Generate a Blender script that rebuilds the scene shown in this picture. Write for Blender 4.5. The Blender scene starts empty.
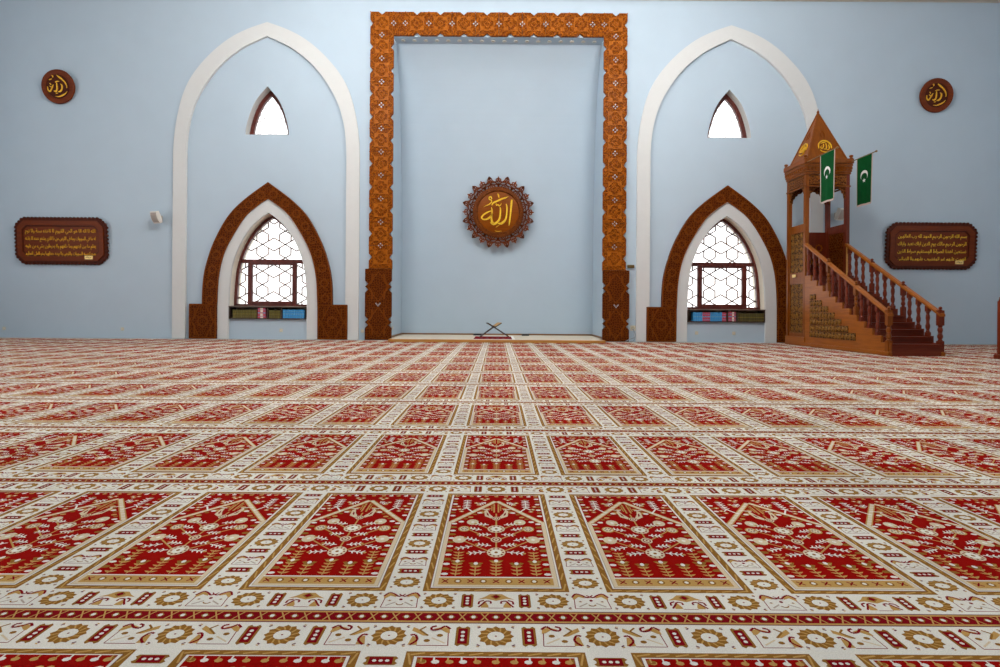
import bpy, bmesh, math, random
import numpy as np
from mathutils import Vector, Matrix
from mathutils.geometry import tessellate_polygon
random.seed(7)
SC = bpy.context.scene
COL = SC.collection
PI = math.pi
# ------------------------------------------------------------------ measured camera
F, H, HY, CX, ROLL, D = 540.0, 0.88, 310.0, 497.0, 0.007, 15.4
S = F / D


def W(px, py, Y):
    """photo pixel -> (x, z) at depth Y (metres in front of the lens)"""
    dx, dy = px - CX, py - HY
    a, b = dx + dy * ROLL, dy - dx * ROLL
    return a * Y / F, H - b * Y / F


# ------------------------------------------------------------------ materials
def new_mat(name):
    m = bpy.data.materials.new(name)
    m.use_nodes = True
    nt = m.node_tree
    return m, nt, nt.nodes['Principled BSDF']


def nn(nt, t, **k):
    n = nt.nodes.new(t)
    for a, v in k.items():
        setattr(n, a, v)
    return n


def mapped(nt, scale=(1, 1, 1)):
    tc = nn(nt, 'ShaderNodeTexCoord')
    mp = nn(nt, 'ShaderNodeMapping')
    mp.inputs['Scale'].default_value = scale
    nt.links.new(tc.outputs['Object'], mp.inputs['Vector'])
    return mp.outputs['Vector']


def plain(name, col, rough=0.5, metal=0.0, var=0.08, scale=6.0, bump=0.0, bscale=60.0, sheen=0.0, spec=0.5):
    m, nt, p = new_mat(name)
    v = mapped(nt)
    n = nn(nt, 'ShaderNodeTexNoise')
    n.inputs['Scale'].default_value = scale
    n.inputs['Detail'].default_value = 4
    nt.links.new(v, n.inputs['Vector'])
    r = nn(nt, 'ShaderNodeValToRGB')
    r.color_ramp.elements[0].position = 0.3
    r.color_ramp.elements[1].position = 0.7
    r.color_ramp.elements[0].color = tuple(c * (1 - var) for c in col) + (1,)
    r.color_ramp.elements[1].color = tuple(min(1, c * (1 + var)) for c in col) + (1,)
    nt.links.new(n.outputs['Fac'], r.inputs['Fac'])
    nt.links.new(r.outputs['Color'], p.inputs['Base Color'])
    p.inputs['Roughness'].default_value = rough
    p.inputs['Metallic'].default_value = metal
    p.inputs['Specular IOR Level'].default_value = spec
    if sheen:
        p.inputs['Sheen Weight'].default_value = sheen
        p.inputs['Sheen Roughness'].default_value = 0.45
    if bump:
        n2 = nn(nt, 'ShaderNodeTexNoise')
        n2.inputs['Scale'].default_value = bscale
        nt.links.new(v, n2.inputs['Vector'])
        b = nn(nt, 'ShaderNodeBump')
        b.inputs['Strength'].default_value = bump
        b.inputs['Distance'].default_value = 0.01
        nt.links.new(n2.outputs['Fac'], b.inputs['Height'])
        nt.links.new(b.outputs['Normal'], p.inputs['Normal'])
    return m


def wood(name, c1, c2, rough=0.38, axis='Z', scale=1.0, spec=0.5):
    m, nt, p = new_mat(name)
    sc = {'Z': (9, 9, 0.9), 'X': (0.9, 9, 9), 'Y': (9, 0.9, 9)}[axis]
    v = mapped(nt, tuple(s * scale for s in sc))
    n = nn(nt, 'ShaderNodeTexNoise')
    n.inputs['Scale'].default_value = 2.2
    n.inputs['Detail'].default_value = 7
    n.inputs['Distortion'].default_value = 0.8
    nt.links.new(v, n.inputs['Vector'])
    r = nn(nt, 'ShaderNodeValToRGB')
    r.color_ramp.elements[0].position = 0.32
    r.color_ramp.elements[1].position = 0.68
    r.color_ramp.elements[0].color = c1 + (1,)
    r.color_ramp.elements[1].color = c2 + (1,)
    nt.links.new(n.outputs['Fac'], r.inputs['Fac'])
    nt.links.new(r.outputs['Color'], p.inputs['Base Color'])
    p.inputs['Roughness'].default_value = rough
    p.inputs['Specular IOR Level'].default_value = spec
    return m


def carved(name, c_ground, c_ridge, scale=11.0, rough=0.42, depth=0.03, spec=0.4):
    """shallow all-over arabesque carving: cell ridges lighter, ground between them darker"""
    m, nt, p = new_mat(name)
    v = mapped(nt)
    vo = nn(nt, 'ShaderNodeTexVoronoi', feature='DISTANCE_TO_EDGE')
    vo.inputs['Scale'].default_value = scale
    vo.inputs['Randomness'].default_value = 0.75
    nt.links.new(v, vo.inputs['Vector'])
    r = nn(nt, 'ShaderNodeValToRGB')
    r.color_ramp.elements[0].position = 0.05
    r.color_ramp.elements[1].position = 0.16
    r.color_ramp.elements[0].color = (1, 1, 1, 1)
    r.color_ramp.elements[1].color = (0, 0, 0, 1)
    nt.links.new(vo.outputs['Distance'], r.inputs['Fac'])
    n = nn(nt, 'ShaderNodeTexNoise')
    n.inputs['Scale'].default_value = 3.0
    nt.links.new(v, n.inputs['Vector'])
    g = nn(nt, 'ShaderNodeMix', data_type='RGBA')
    g.inputs[6].default_value = c_ground + (1,)
    g.inputs[7].default_value = tuple(c * 1.35 for c in c_ground) + (1,)
    nt.links.new(n.outputs['Fac'], g.inputs[0])
    x = nn(nt, 'ShaderNodeMix', data_type='RGBA')
    x.inputs[7].default_value = c_ridge + (1,)
    nt.links.new(r.outputs['Color'], x.inputs[0])
    nt.links.new(g.outputs[2], x.inputs[6])
    nt.links.new(x.outputs[2], p.inputs['Base Color'])
    b = nn(nt, 'ShaderNodeBump')
    b.inputs['Strength'].default_value = 0.8
    b.inputs['Distance'].default_value = depth
    nt.links.new(r.outputs['Color'], b.inputs['Height'])
    nt.links.new(b.outputs['Normal'], p.inputs['Normal'])
    p.inputs['Roughness'].default_value = rough
    p.inputs['Specular IOR Level'].default_value = spec
    return m


M = {}
M['wall'] = plain('wall_paint', (0.455, 0.560, 0.650), 0.75, var=0.015, scale=1.5, bump=0.05, bscale=40, spec=0.2)
M['white'] = plain('white_paint', (0.63, 0.645, 0.64), 0.6, var=0.012, bump=0.04, spec=0.25)
M['ceil'] = plain('ceiling_paint', (0.80, 0.80, 0.80), 0.8, var=0.01)
M['beam'] = plain('beam_paint', (0.62, 0.55, 0.48), 0.7, var=0.03)
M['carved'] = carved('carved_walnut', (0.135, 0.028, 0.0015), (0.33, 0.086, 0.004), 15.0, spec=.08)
M['carved_arch'] = carved('carved_walnut_dark', (0.066, 0.011, 0.001), (0.19, 0.046, 0.002), 15.0, spec=.08)  # darker copy; on the portal base, falloff of light put into colour
M['ribbon'] = wood('polished_walnut', (0.30, 0.078, 0.004), (0.38, 0.108, 0.006), 0.45, spec=.1)
M['ribbon_dark'] = wood('polished_dark_walnut', (0.155, 0.034, 0.002), (0.215, 0.052, 0.003), 0.45, spec=.1)
M['pearl'] = plain('pearl_inlay', (0.40, 0.39, 0.39), 0.25, var=0.1, scale=30)
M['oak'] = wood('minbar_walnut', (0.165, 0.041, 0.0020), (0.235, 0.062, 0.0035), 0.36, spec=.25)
M['oak_y_lit'] = wood('minbar_walnut_lit', (0.230, 0.060, 0.0030), (0.320, 0.092, 0.006), 0.36, 'Y', spec=.3)  # brighter copy of the minbar walnut; the flank's lit side put into colour
M['red_wood'] = wood('reddish_walnut', (0.105, 0.014, 0.004), (0.17, 0.026, 0.007), 0.4, spec=.25)  # on the minbar it puts the shade of steps and right side into colour
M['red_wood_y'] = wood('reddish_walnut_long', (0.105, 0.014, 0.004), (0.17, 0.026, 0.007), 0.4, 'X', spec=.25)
M['oak_carved'] = carved('minbar_carving', (0.055, 0.014, 0.002), (0.24, 0.075, 0.009), 17.0, depth=0.02, spec=.15)
M['gold_carved'] = carved('minbar_gilt_carving', (0.030, 0.010, 0.002), (0.22, 0.095, 0.018), 17.0, depth=0.02, spec=.1)
M['gold_strap'] = plain('gilt_strap', (0.20, 0.088, 0.013), 0.5, var=.15, scale=30, spec=.15)
M['plaque'] = wood('plaque_walnut', (0.115, 0.018, 0.002), (0.165, 0.030, 0.003), 0.42, 'X', spec=.15)
M['plaque_dark'] = wood('plaque_dark_walnut', (0.050, 0.007, 0.002), (0.080, 0.013, 0.002), 0.45, 'X', spec=.12)
M['disc'] = wood('medallion_walnut', (0.185, 0.042, 0.002), (0.25, 0.062, 0.003), 0.4, 'X', spec=.1)
M['lace'] = wood('medallion_lace', (0.125, 0.026, 0.005), (0.20, 0.045, 0.008), 0.45, 'X', spec=.15)
M['lace_rim'] = carved('medallion_rim_carving', (0.085, 0.018, 0.003), (0.23, 0.060, 0.008), 26.0, depth=.02, spec=.12)
M['gold'] = plain('gold_leaf', (0.90, 0.55, 0.03), 0.36, metal=0.4, var=0.1, scale=25)
M['gold_dull'] = plain('gold_paint', (0.80, 0.42, 0.012), 0.45, metal=0.25, var=0.2, scale=25)
M['brass'] = plain('brass_tag', (0.80, 0.58, 0.22), 0.4, metal=0.5, var=0.1, scale=25)
M['frame'] = wood('window_mahogany', (0.085, 0.016, 0.012), (0.13, 0.026, 0.018), 0.35)
M['lattice'] = plain('lattice_metal', (0.48, 0.40, 0.36), 0.5, var=0.08)  # lightened: the window flare over the bars is put into the colour
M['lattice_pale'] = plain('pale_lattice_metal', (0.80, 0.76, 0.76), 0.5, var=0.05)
M['cream'] = plain('cream_reveal', (0.82, 0.78, 0.66), 0.6, var=0.02)
M['shelf'] = wood('shelf_dark_walnut', (0.030, 0.016, 0.010), (0.055, 0.030, 0.020), 0.5, 'X')
M['shelf_top'] = plain('shelf_top_laminate', (0.30, 0.25, 0.20), 0.5)
M['olive'] = plain('book_olive', (0.105, 0.088, 0.012), 0.5, var=0.25, scale=30)
M['olive2'] = plain('book_dark_olive', (0.060, 0.052, 0.012), 0.5, var=0.25, scale=30)
M['blue'] = plain('book_blue', (0.035, 0.27, 0.58), 0.45, var=0.12, scale=30)
M['pink'] = plain('book_crimson', (0.50, 0.060, 0.10), 0.45, var=0.12, scale=30)
M['paper'] = plain('book_paper', (0.72, 0.68, 0.60), 0.8, var=0.05, scale=60)
M['bookband'] = plain('book_band', (0.12, 0.33, 0.55), 0.5)
M['goldband'] = plain('book_gilt_band', (0.17, 0.13, 0.02), 0.4)
M['green'] = plain('flag_green', (0.002, 0.062, 0.014), 0.8, var=0.12, scale=8, bump=0.3, bscale=200, spec=.1)
M['flagwhite'] = plain('flag_white', (0.76, 0.76, 0.72), 0.8, var=0.04)
M['fringe'] = plain('flag_fringe', (0.52, 0.40, 0.36), 0.9, var=0.2, scale=120)
M['pole'] = plain('flag_pole_brass', (0.26, 0.17, 0.07), 0.35, metal=0.6)
M['plastic'] = plain('white_plastic', (0.70, 0.68, 0.62), 0.45, var=0.03)
M['grille'] = plain('speaker_grille', (0.42, 0.38, 0.34), 0.6, var=0.06, scale=90, bump=0.5, bscale=160)
M['black'] = plain('black_plastic', (0.012, 0.012, 0.014), 0.5)
M['ivory'] = plain('ivory_plastic', (0.62, 0.56, 0.42), 0.45, var=0.04)
M['cable'] = plain('grey_cable', (0.30, 0.34, 0.38), 0.5)
M['steel'] = plain('brushed_ring', (0.72, 0.70, 0.66), 0.35, metal=0.3)
M['plate'] = plain('olive_brass_plate', (0.16, 0.10, 0.025), 0.4, metal=0.3)
M['floorwood'] = wood('platform_edge_wood', (0.42, 0.19, 0.035), (0.56, 0.27, 0.055), 0.4, 'X')
M['skirt'] = wood('skirting_wood', (0.20, 0.085, 0.025), (0.28, 0.13, 0.04), 0.45, 'X')
M['mat_beige'] = plain('platform_carpet', (0.60, 0.53, 0.42), 0.95, var=0.06, scale=30, bump=0.2, bscale=150)
M['base'] = plain('floor_screed', (0.42, 0.40, 0.37), 0.9)
# wool colours of the carpet
WOOL = {'w': (0.72, 0.71, 0.645), 'r': (0.265, 0.0028, 0.0014), 'd': (0.19, 0.004, 0.008), 'b': (0.25, 0.118, 0.022),
        'g': (0.46, 0.275, 0.085), 'c': (0.62, 0.515, 0.355), 'p': (0.16, 0.060, 0.075), 'k': (0.42, 0.36, 0.30)}


def wool(name, c):
    m, nt, p = new_mat(name)
    v = mapped(nt)
    n = nn(nt, 'ShaderNodeTexNoise')
    n.inputs['Scale'].default_value = 320
    n.inputs['Detail'].default_value = 2
    nt.links.new(v, n.inputs['Vector'])
    n2 = nn(nt, 'ShaderNodeTexNoise')
    n2.inputs['Scale'].default_value = 1.3
    n2.inputs['Detail'].default_value = 3
    nt.links.new(v, n2.inputs['Vector'])
    ad = nn(nt, 'ShaderNodeMath', operation='ADD')
    nt.links.new(n.outputs['Fac'], ad.inputs[0])
    nt.links.new(n2.outputs['Fac'], ad.inputs[1])
    r = nn(nt, 'ShaderNodeMapRange')
    r.inputs[1].default_value = 0.7
    r.inputs[2].default_value = 1.3
    r.inputs[3].default_value = 0.80
    r.inputs[4].default_value = 1.16
    nt.links.new(ad.outputs[0], r.inputs[0])
    hs = nn(nt, 'ShaderNodeHueSaturation')
    hs.inputs['Color'].default_value = c + (1,)
    nt.links.new(r.outputs[0], hs.inputs['Value'])
    nt.links.new(hs.outputs['Color'], p.inputs['Base Color'])
    b = nn(nt, 'ShaderNodeBump')
    b.inputs['Strength'].default_value = 0.35
    b.inputs['Distance'].default_value = 0.004
    nt.links.new(n.outputs['Fac'], b.inputs['Height'])
    nt.links.new(b.outputs['Normal'], p.inputs['Normal'])
    p.inputs['Roughness'].default_value = 0.9
    p.inputs['Specular IOR Level'].default_value = 0.02
    p.inputs['Sheen Weight'].default_value = 0.0
    p.inputs['Sheen Roughness'].default_value = 0.4
    p.inputs['Sheen Tint'].default_value = (1.0, 0.82, 0.74, 1)
    return m


for k, c in WOOL.items():
    M['wool_' + k] = wool('wool_' + {'w': 'ivory', 'r': 'red', 'd': 'claret', 'b': 'brown', 'g': 'gold', 'c': 'beige', 'p': 'plum', 'k': 'taupe'}[k], c)


def glass():
    m, nt, p = new_mat('window_glass')
    out = nt.nodes['Material Output']
    t = nn(nt, 'ShaderNodeBsdfTransparent')
    g = nn(nt, 'ShaderNodeBsdfGlossy')
    g.inputs['Roughness'].default_value = 0.03
    fr = nn(nt, 'ShaderNodeFresnel')
    fr.inputs['IOR'].default_value = 1.3
    mx = nn(nt, 'ShaderNodeMixShader')
    nt.links.new(fr.outputs[0], mx.inputs[0])
    nt.links.new(t.outputs[0], mx.inputs[1])
    nt.links.new(g.outputs[0], mx.inputs[2])
    nt.links.new(mx.outputs[0], out.inputs['Surface'])
    return m


M['glass'] = glass()


# ------------------------------------------------------------------ mesh helpers
class MB:
    def __init__(s):
        s.v, s.f, s.m = [], [], []

    def add(s, vs, fs, mi=0):
        o = len(s.v)
        s.v += [tuple(v) for v in vs]
        s.f += [tuple(o + i for i in f) for f in fs]
        s.m += [mi] * len(fs)

    def box(s, a, b, mi=0, bev=0.0):
        x0, y0, z0 = [min(p, q) for p, q in zip(a, b)]
        x1, y1, z1 = [max(p, q) for p, q in zip(a, b)]
        e = min(bev, (x1 - x0) * .45, (y1 - y0) * .45, (z1 - z0) * .45)
        if e <= 0:
            s.add([(x0, y0, z0), (x1, y0, z0), (x1, y1, z0), (x0, y1, z0), (x0, y0, z1), (x1, y0, z1), (x1, y1, z1), (x0, y1, z1)],
                  [(0, 3, 2, 1), (4, 5, 6, 7), (0, 1, 5, 4), (1, 2, 6, 5), (2, 3, 7, 6), (3, 0, 4, 7)], mi)
            return
        bm = bmesh.new()
        bmesh.ops.create_cube(bm, size=1)
        for v in bm.verts:
            v.co = Vector(((x0 + x1) / 2 + v.co.x * (x1 - x0), (y0 + y1) / 2 + v.co.y * (y1 - y0), (z0 + z1) / 2 + v.co.z * (z1 - z0)))
        bmesh.ops.bevel(bm, geom=bm.edges[:], offset=e, segments=2, affect='EDGES')
        s.add([v.co for v in bm.verts], [[v.index for v in f.verts] for f in bm.faces] if not bm.verts.index_update() else [], mi)
        bm.free()

    def prism(s, pts, y0, y1, mi=0, plane='xz'):
        """closed 2D outline (list of (a,b)) extruded along the third axis"""
        n = len(pts)

        def P(a, b, t):
            return {'xz': (a, t, b), 'yz': (t, a, b), 'xy': (a, b, t)}[plane]
        vs = [P(a, b, y0) for a, b in pts] + [P(a, b, y1) for a, b in pts]
        tris = tessellate_polygon([[Vector((a, b, 0)) for a, b in pts]])
        fs = [tuple(t) for t in tris] + [tuple(n + i for i in reversed(t)) for t in tris]
        fs += [(i, (i + 1) % n, n + (i + 1) % n, n + i) for i in range(n)]
        s.add(vs, fs, mi)

    def band(s, A, B, y0, y1, mi=0, closed=False, plane='xz'):
        """strip between two equally sampled 2D curves, extruded"""
        n = len(A)

        def P(a, b, t):
            return {'xz': (a, t, b), 'yz': (t, a, b), 'xy': (a, b, t)}[plane]
        vs = []
        for (a, b), (c, d) in zip(A, B):
            vs += [P(a, b, y0), P(c, d, y0), P(a, b, y1), P(c, d, y1)]
        fs = []
        for i in range(n if closed else n - 1):
            k, l = 4 * i, 4 * ((i + 1) % n)
            fs += [(k, k + 1, l + 1, l), (k + 2, l + 2, l + 3, k + 3), (k, l, l + 2, k + 2), (k + 1, k + 3, l + 3, l + 1)]
        if not closed:
            e = 4 * (n - 1)
            fs += [(0, 2, 3, 1), (e, e + 1, e + 3, e + 2)]
        s.add(vs, fs, mi)

    def lathe(s, prof, c, seg=12, axis='z', mi=0, cap=True):
        """prof: list of (r, t) along axis from c"""
        vs, fs = [], []
        for r, t in prof:
            for k in range(seg):
                a = 2 * PI * k / seg
                p, q = r * math.cos(a), r * math.sin(a)
                vs.append({'z': (c[0] + p, c[1] + q, c[2] + t), 'y': (c[0] + p, c[1] + t, c[2] + q), 'x': (c[0] + t, c[1] + p, c[2] + q)}[axis])
        for i in range(len(prof) - 1):
            for k in range(seg):
                k2 = (k + 1) % seg
                fs.append((i * seg + k, i * seg + k2, (i + 1) * seg + k2, (i + 1) * seg + k))
        if cap:
            fs.append(tuple(reversed(range(seg))))
            fs.append(tuple((len(prof) - 1) * seg + k for k in range(seg)))
        s.add(vs, fs, mi)

    def tube(s, pts, r, seg=8, mi=0):
        pts = [Vector(p) for p in pts]
        vs, fs = [], []
        for i, p in enumerate(pts):
            d = (pts[min(i + 1, len(pts) - 1)] - pts[max(i - 1, 0)]).normalized()
            u = d.cross(Vector((0, 0, 1)) if abs(d.z) < .9 else Vector((1, 0, 0))).normalized()
            w = d.cross(u)
            for k in range(seg):
                a = 2 * PI * k / seg
                vs.append(p + u * r * math.cos(a) + w * r * math.sin(a))
        for i in range(len(pts) - 1):
            for k in range(seg):
                k2 = (k + 1) % seg
                fs.append((i * seg + k, i * seg + k2, (i + 1) * seg + k2, (i + 1) * seg + k))
        fs += [tuple(reversed(range(seg))), tuple((len(pts) - 1) * seg + k for k in range(seg))]
        s.add(vs, fs, mi)

    def bar(s, a, b, w, y0, y1, mi=0):
        """straight bar between two 2D points of the xz plane"""
        dx, dz = b[0] - a[0], b[1] - a[1]
        L = math.hypot(dx, dz) or 1
        nx, nz = -dz / L * w / 2, dx / L * w / 2
        s.prism([(a[0] + nx, a[1] + nz), (a[0] - nx, a[1] - nz), (b[0] - nx, b[1] - nz), (b[0] + nx, b[1] + nz)], y0, y1, mi)

    def stroke(s, pts, y0, y1, mi=0, n=6, k=1.0):
        """pen stroke: (x, z, width) points, smoothed, as an extruded ribbon"""
        P = crom(pts, n)
        A, B = [], []
        for i, (x, z, w) in enumerate(P):
            x0, z0, _ = P[max(i - 1, 0)]
            x1, z1, _ = P[min(i + 1, len(P) - 1)]
            L = math.hypot(x1 - x0, z1 - z0) or 1
            nx, nz = -(z1 - z0) / L * w * k / 2, (x1 - x0) / L * w * k / 2
            A.append((x + nx, z + nz))
            B.append((x - nx, z - nz))
        s.band(A, B, y0, y1, mi)

    def xform(s, f):
        s.v = [tuple(f(*v)) for v in s.v]
        return s

    def obj(s, name, mats, parent=None, smooth=False, loc=None):
        me = bpy.data.meshes.new(name)
        vs = s.v
        if loc is not None:
            vs = [(x - loc[0], y - loc[1], z - loc[2]) for x, y, z in vs]
        me.from_pydata(vs, [], s.f)
        for m in (mats if isinstance(mats, list) else [mats]):
            me.materials.append(M[m] if isinstance(m, str) else m)
        if len(me.materials) > 1:
            me.polygons.foreach_set('material_index', s.m)
        bm = bmesh.new()
        bm.from_mesh(me)
        bmesh.ops.recalc_face_normals(bm, faces=bm.faces[:])
        bm.to_mesh(me)
        bm.free()
        if smooth:
            me.shade_smooth()
            try:
                me.set_sharp_from_angle(angle=math.radians(40))
            except Exception:
                pass
        o = bpy.data.objects.new(name, me)
        COL.objects.link(o)
        if loc is not None:
            o.location = loc
        if parent:
            o.parent = parent
        return o


def crom(pts, n=8):
    """Catmull-Rom through points of any dimension"""
    out = []
    for i in range(len(pts) - 1):
        p0, p1, p2, p3 = pts[max(i - 1, 0)], pts[i], pts[i + 1], pts[min(i + 2, len(pts) - 1)]
        for j in range(n):
            t = j / n
            out.append(tuple(.5 * (2 * b + (c - a) * t + (2 * a - 5 * b + 4 * c - d) * t * t + (3 * b - a - 3 * c + d) * t ** 3)
                             for a, b, c, d in zip(p0, p1, p2, p3)))
    out.append(tuple(pts[-1]))
    return out


def tag(o, label, cat, group=None, kind=None):
    o['label'] = label
    o['category'] = cat
    if group:
        o['group'] = group
    if kind:
        o['kind'] = kind
    return o


def thing(name, loc, label, cat, group=None):
    o = bpy.data.objects.new(name, None)
    o.empty_display_size = .1
    COL.objects.link(o)
    o.location = loc
    return tag(o, label, cat, group)


def struct(o):
    o['kind'] = 'structure'
    return o


def under(mb, name, mats, root, smooth=False):
    """part given in world coordinates, parented to a root that may sit anywhere (unrotated)"""
    l = root.matrix_world.translation.copy()
    q = root
    l = Vector((0, 0, 0))
    while q is not None:
        l += q.location
        q = q.parent
    mb.v = [(x - l.x, y - l.y, z - l.z) for x, y, z in mb.v]
    return mb.obj(name, mats, root, smooth)


def put(mb, name, mats, label, cat, group=None, smooth=False, at=None):
    """one-mesh thing given in world coordinates"""
    if at is None:
        xs, ys, zs = zip(*mb.v)
        at = ((min(xs) + max(xs)) / 2, (min(ys) + max(ys)) / 2, min(zs))
    return tag(mb.obj(name, mats, None, smooth, at), label, cat, group)


# ------------------------------------------------------------------ arch curves (offsets from the arch axis, photo px at wall depth)
AX = 6.515
AXS = 1.0115                       # the upper windows sit a touch further out
PX = (D - .1) / F


def zpx(y, Y=D - .1):
    return H + (HY - y) * Y / F


def full(half):
    """half curve springing->apex of (dx<=0, z) mirrored to a whole arch, left foot to right foot"""
    return half + [(-x, z) for x, z in reversed(half[:-1])]


def curve(px, n=6, foot=None, dy=1.6):
    c = [(x * PX, zpx(y + dy)) for x, y in crom(px, n)]
    if foot is not None:
        c = [(c[0][0], foot)] + c
    return full(c)


BIG = [(-93.4, 173), (-93.0, 144.5), (-89.8, 118), (-83, 91.7), (-72.2, 71.4), (-55.4, 52.2), (-37.5, 37.8), (-19.5, 28.4), (0, 21.5)]
BIGI = [(-80.2, 173), (-79.9, 144.5), (-76.8, 120.5), (-69.8, 98.9), (-57.8, 78.6), (-43.4, 61.8), (-26.7, 48.6), (-13.3, 41.4), (0, 35.4)]


def offset(pts, d):
    out = []
    for i, (x, z) in enumerate(pts):
        x0, z0 = pts[max(i - 1, 0)]
        x1, z1 = pts[min(i + 1, len(pts) - 1)]
        L = math.hypot(x1 - x0, z1 - z0)
        nx, nz = (z1 - z0) / L, -(x1 - x0) / L
        out.append((x + nx * d, z + nz * d))
    return out


def arch_off(c, d):
    h = c[:len(c) // 2 + 1]
    o = offset(h, d)
    # apex on the axis
    for i in range(1, len(o)):
        if o[i][0] > 0 or i == len(o) - 1:
            (xa, za), (xb, zb) = o[i - 1], o[i]
            q = (0, za + (zb - za) * (0 - xa) / (xb - xa))
            o[i:] = [q] * (len(o) - i)
            break
    o[0] = (o[0][0], h[0][1])
    return full(o)


big_out = curve(BIG, 5, 0.0101)
big_in = curve(BIGI, 5, 0.0101)
WOODO = [(-63.5, 306), (-63, 286), (-60.3, 267), (-52.7, 242.9), (-39.2, 217.2), (-23, 199.7), (0, 182.1)]
WOODI = [(-50.3, 306), (-48.8, 278), (-44.2, 256), (-35.8, 237.5), (-22.8, 217), (-11.4, 206.4), (0, 198.6)]
WHITI = [(-39.3, 306), (-38.4, 286), (-35.7, 264.5), (-29, 245.5), (-19.4, 229.4), (-8.7, 218.4), (0, 212.6)]
SMALL = [(-21.8, 133.6), (-21.4, 128), (-19.1, 117.8), (-15.1, 106.1), (-9.7, 96.2), (0, 85)]
wood_out = curve([(x * 1.025, y) for x, y in WOODO], 5)
wood_in = curve(WOODI, 5)
white_in = curve(WHITI, 5)
SH0, SH1 = 0.575, 0.945          # bookshelf bottom / top
ZB = 1.0                          # top of carved base blocks
NX = 3.023                        # niche half width
NZ = 8.66                         # niche top

# ------------------------------------------------------------------ setting
WX, ZC, YB = 15.6, 11.6, -8.0


def shift(c, ax):
    return [(x + ax, z) for x, z in c]


outer = [(-WX, 0), (WX, 0), (WX, ZC), (-WX, ZC)]
holes = []
low = [(white_in[0][0], SH0)] + white_in + [(-white_in[0][0], SH0)]
sm = curve(SMALL, 5)
for ax in (-AX, AX):
    holes.append(shift(low, ax))
    holes.append(shift(sm, ax * AXS))
mb = MB()
# the wall in vertical strips so that each hole is cut cleanly
strips = [(-WX, -NX, [holes[0], holes[1]]), (NX, WX, [holes[2], holes[3]])]
for x0, x1, hs in strips:
    loops = [[Vector((a, b, 0)) for a, b in [(x0, 0), (x1, 0), (x1, ZC), (x0, ZC)]]] + [[Vector((a, b, 0)) for a, b in h] for h in hs]
    tr = tessellate_polygon(loops)
    flat = [p for l in loops for p in l]
    mb.add([(p.x, D, p.y) for p in flat], [tuple(t) for t in tr])
mb.add([(-NX, D, NZ), (NX, D, NZ), (NX, D, ZC), (-NX, D, ZC)], [(0, 1, 2, 3)])
# niche: back profile (z, depth, half width)
prof = [(0, 1.9, 3.06), (2.5, 1.84, 3.05), (4.8, 1.68, 3.04), (6.4, 1.42, 3.03), (7.4, 1.12, 3.02), (8.0, .84, 3.01), (8.35, .60, 3.005), (8.55, .44, 3.0), (NZ - .02, .36, 3.0)]
pf = crom(prof, 5)
vs, fs = [], []
for z, d, hw in pf:
    vs += [(-NX, D, z), (-hw, D + d, z), (hw, D + d, z), (NX, D, z)]
for i in range(len(pf) - 1):
    a, b = 4 * i, 4 * i + 4
    fs += [(a, a + 1, b + 1, b), (a + 1, a + 2, b + 2, b + 1), (a + 2, a + 3, b + 3, b + 2)]
e = 4 * (len(pf) - 1)
mb.add(vs, fs)
mb.add([(-NX, D, NZ), (NX, D, NZ), (3.0, D + .36, NZ - .02), (-3.0, D + .36, NZ - .02)], [(0, 1, 2, 3)])
wall_back = struct(mb.obj('wall_back', 'wall'))
# window reveals (cream plaster), children of the wall
for ax in (-AX, AX):
    mb = MB()
    c = shift(low, ax)
    n = len(c)
    mb.add([(x, D - .0, z) for x, z in c] + [(x, D + .62, z) for x, z in c], [(i, (i + 1) % n, n + (i + 1) % n, n + i) for i in range(n)])
    mb.obj('window_reveal', 'cream', wall_back)
    mb = MB()
    c = shift(sm, ax * AXS)
    n = len(c)
    mb.add([(x, D, z) for x, z in c] + [(x, D + .5, z) for x, z in c], [(i, (i + 1) % n, n + (i + 1) % n, n + i) for i in range(n)])
    mb.obj('window_reveal', 'white', wall_back)


def slab(name, a, b, m):
    mb = MB()
    mb.box(a, b)
    return struct(mb.obj(name, m))


slab('floor', (-WX - .2, YB - .2, -.2), (WX + .2, D + 2.6, 0), 'base')
slab('wall_left', (-WX - .2, YB, 0), (-WX, D, ZC), 'wall')
slab('wall_right', (WX, YB, 0), (WX + .2, D, ZC), 'wall')
slab('wall_front', (-WX, YB - .2, 0), (WX, YB, ZC), 'wall')
slab('ceiling', (-WX - .2, YB - .2, ZC), (WX + .2, D + .5, ZC + .2), 'ceil')
slab('trim_1', (-WX, D - .15, 9.74), (WX, D - .001, 10.3), 'beam')
k = 2
for ax in (-AX, AX):
    mb = MB()
    bx = ax + (-.065 if ax < 0 else .085)
    mb.band(shift(big_out, bx), shift(big_in, bx), D - .075, D - .001)
    struct(mb.obj('trim_%d' % k, 'white'))
    k += 1
    mb = MB()
    f = lambda c: [(c[0][0], 0.0101)] + c + [(-c[0][0], 0.0101)]
    mb.band(shift(f(wood_in), ax), shift(f(white_in), ax), D - .07, D - .001)
    struct(mb.obj('trim_%d' % k, 'white'))
    k += 1
mb = MB()
mb.band([(-NX, D), (-3.055, D + 1.9), (3.055, D + 1.9), (NX, D)], [(-NX + .03, D), (-3.02, D + 1.87), (3.02, D + 1.87), (NX - .03, D)], .0802, .125, plane='xy')
struct(mb.obj('baseboard_back', 'skirt'))

# ------------------------------------------------------------------ windows
WIN = 1


def clip_seg(a, b, inside):
    """part of a segment inside a region, by sampling"""
    n = 24
    ok = [inside(a[0] + (b[0] - a[0]) * i / n, a[1] + (b[1] - a[1]) * i / n) for i in range(n + 1)]
    if not any(ok):
        return None
    i0 = ok.index(True)
    i1 = n - ok[::-1].index(True)
    if i1 <= i0:
        return None
    P = lambda i: (a[0] + (b[0] - a[0]) * i / n, a[1] + (b[1] - a[1]) * i / n)
    return P(i0), P(i1)


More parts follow.
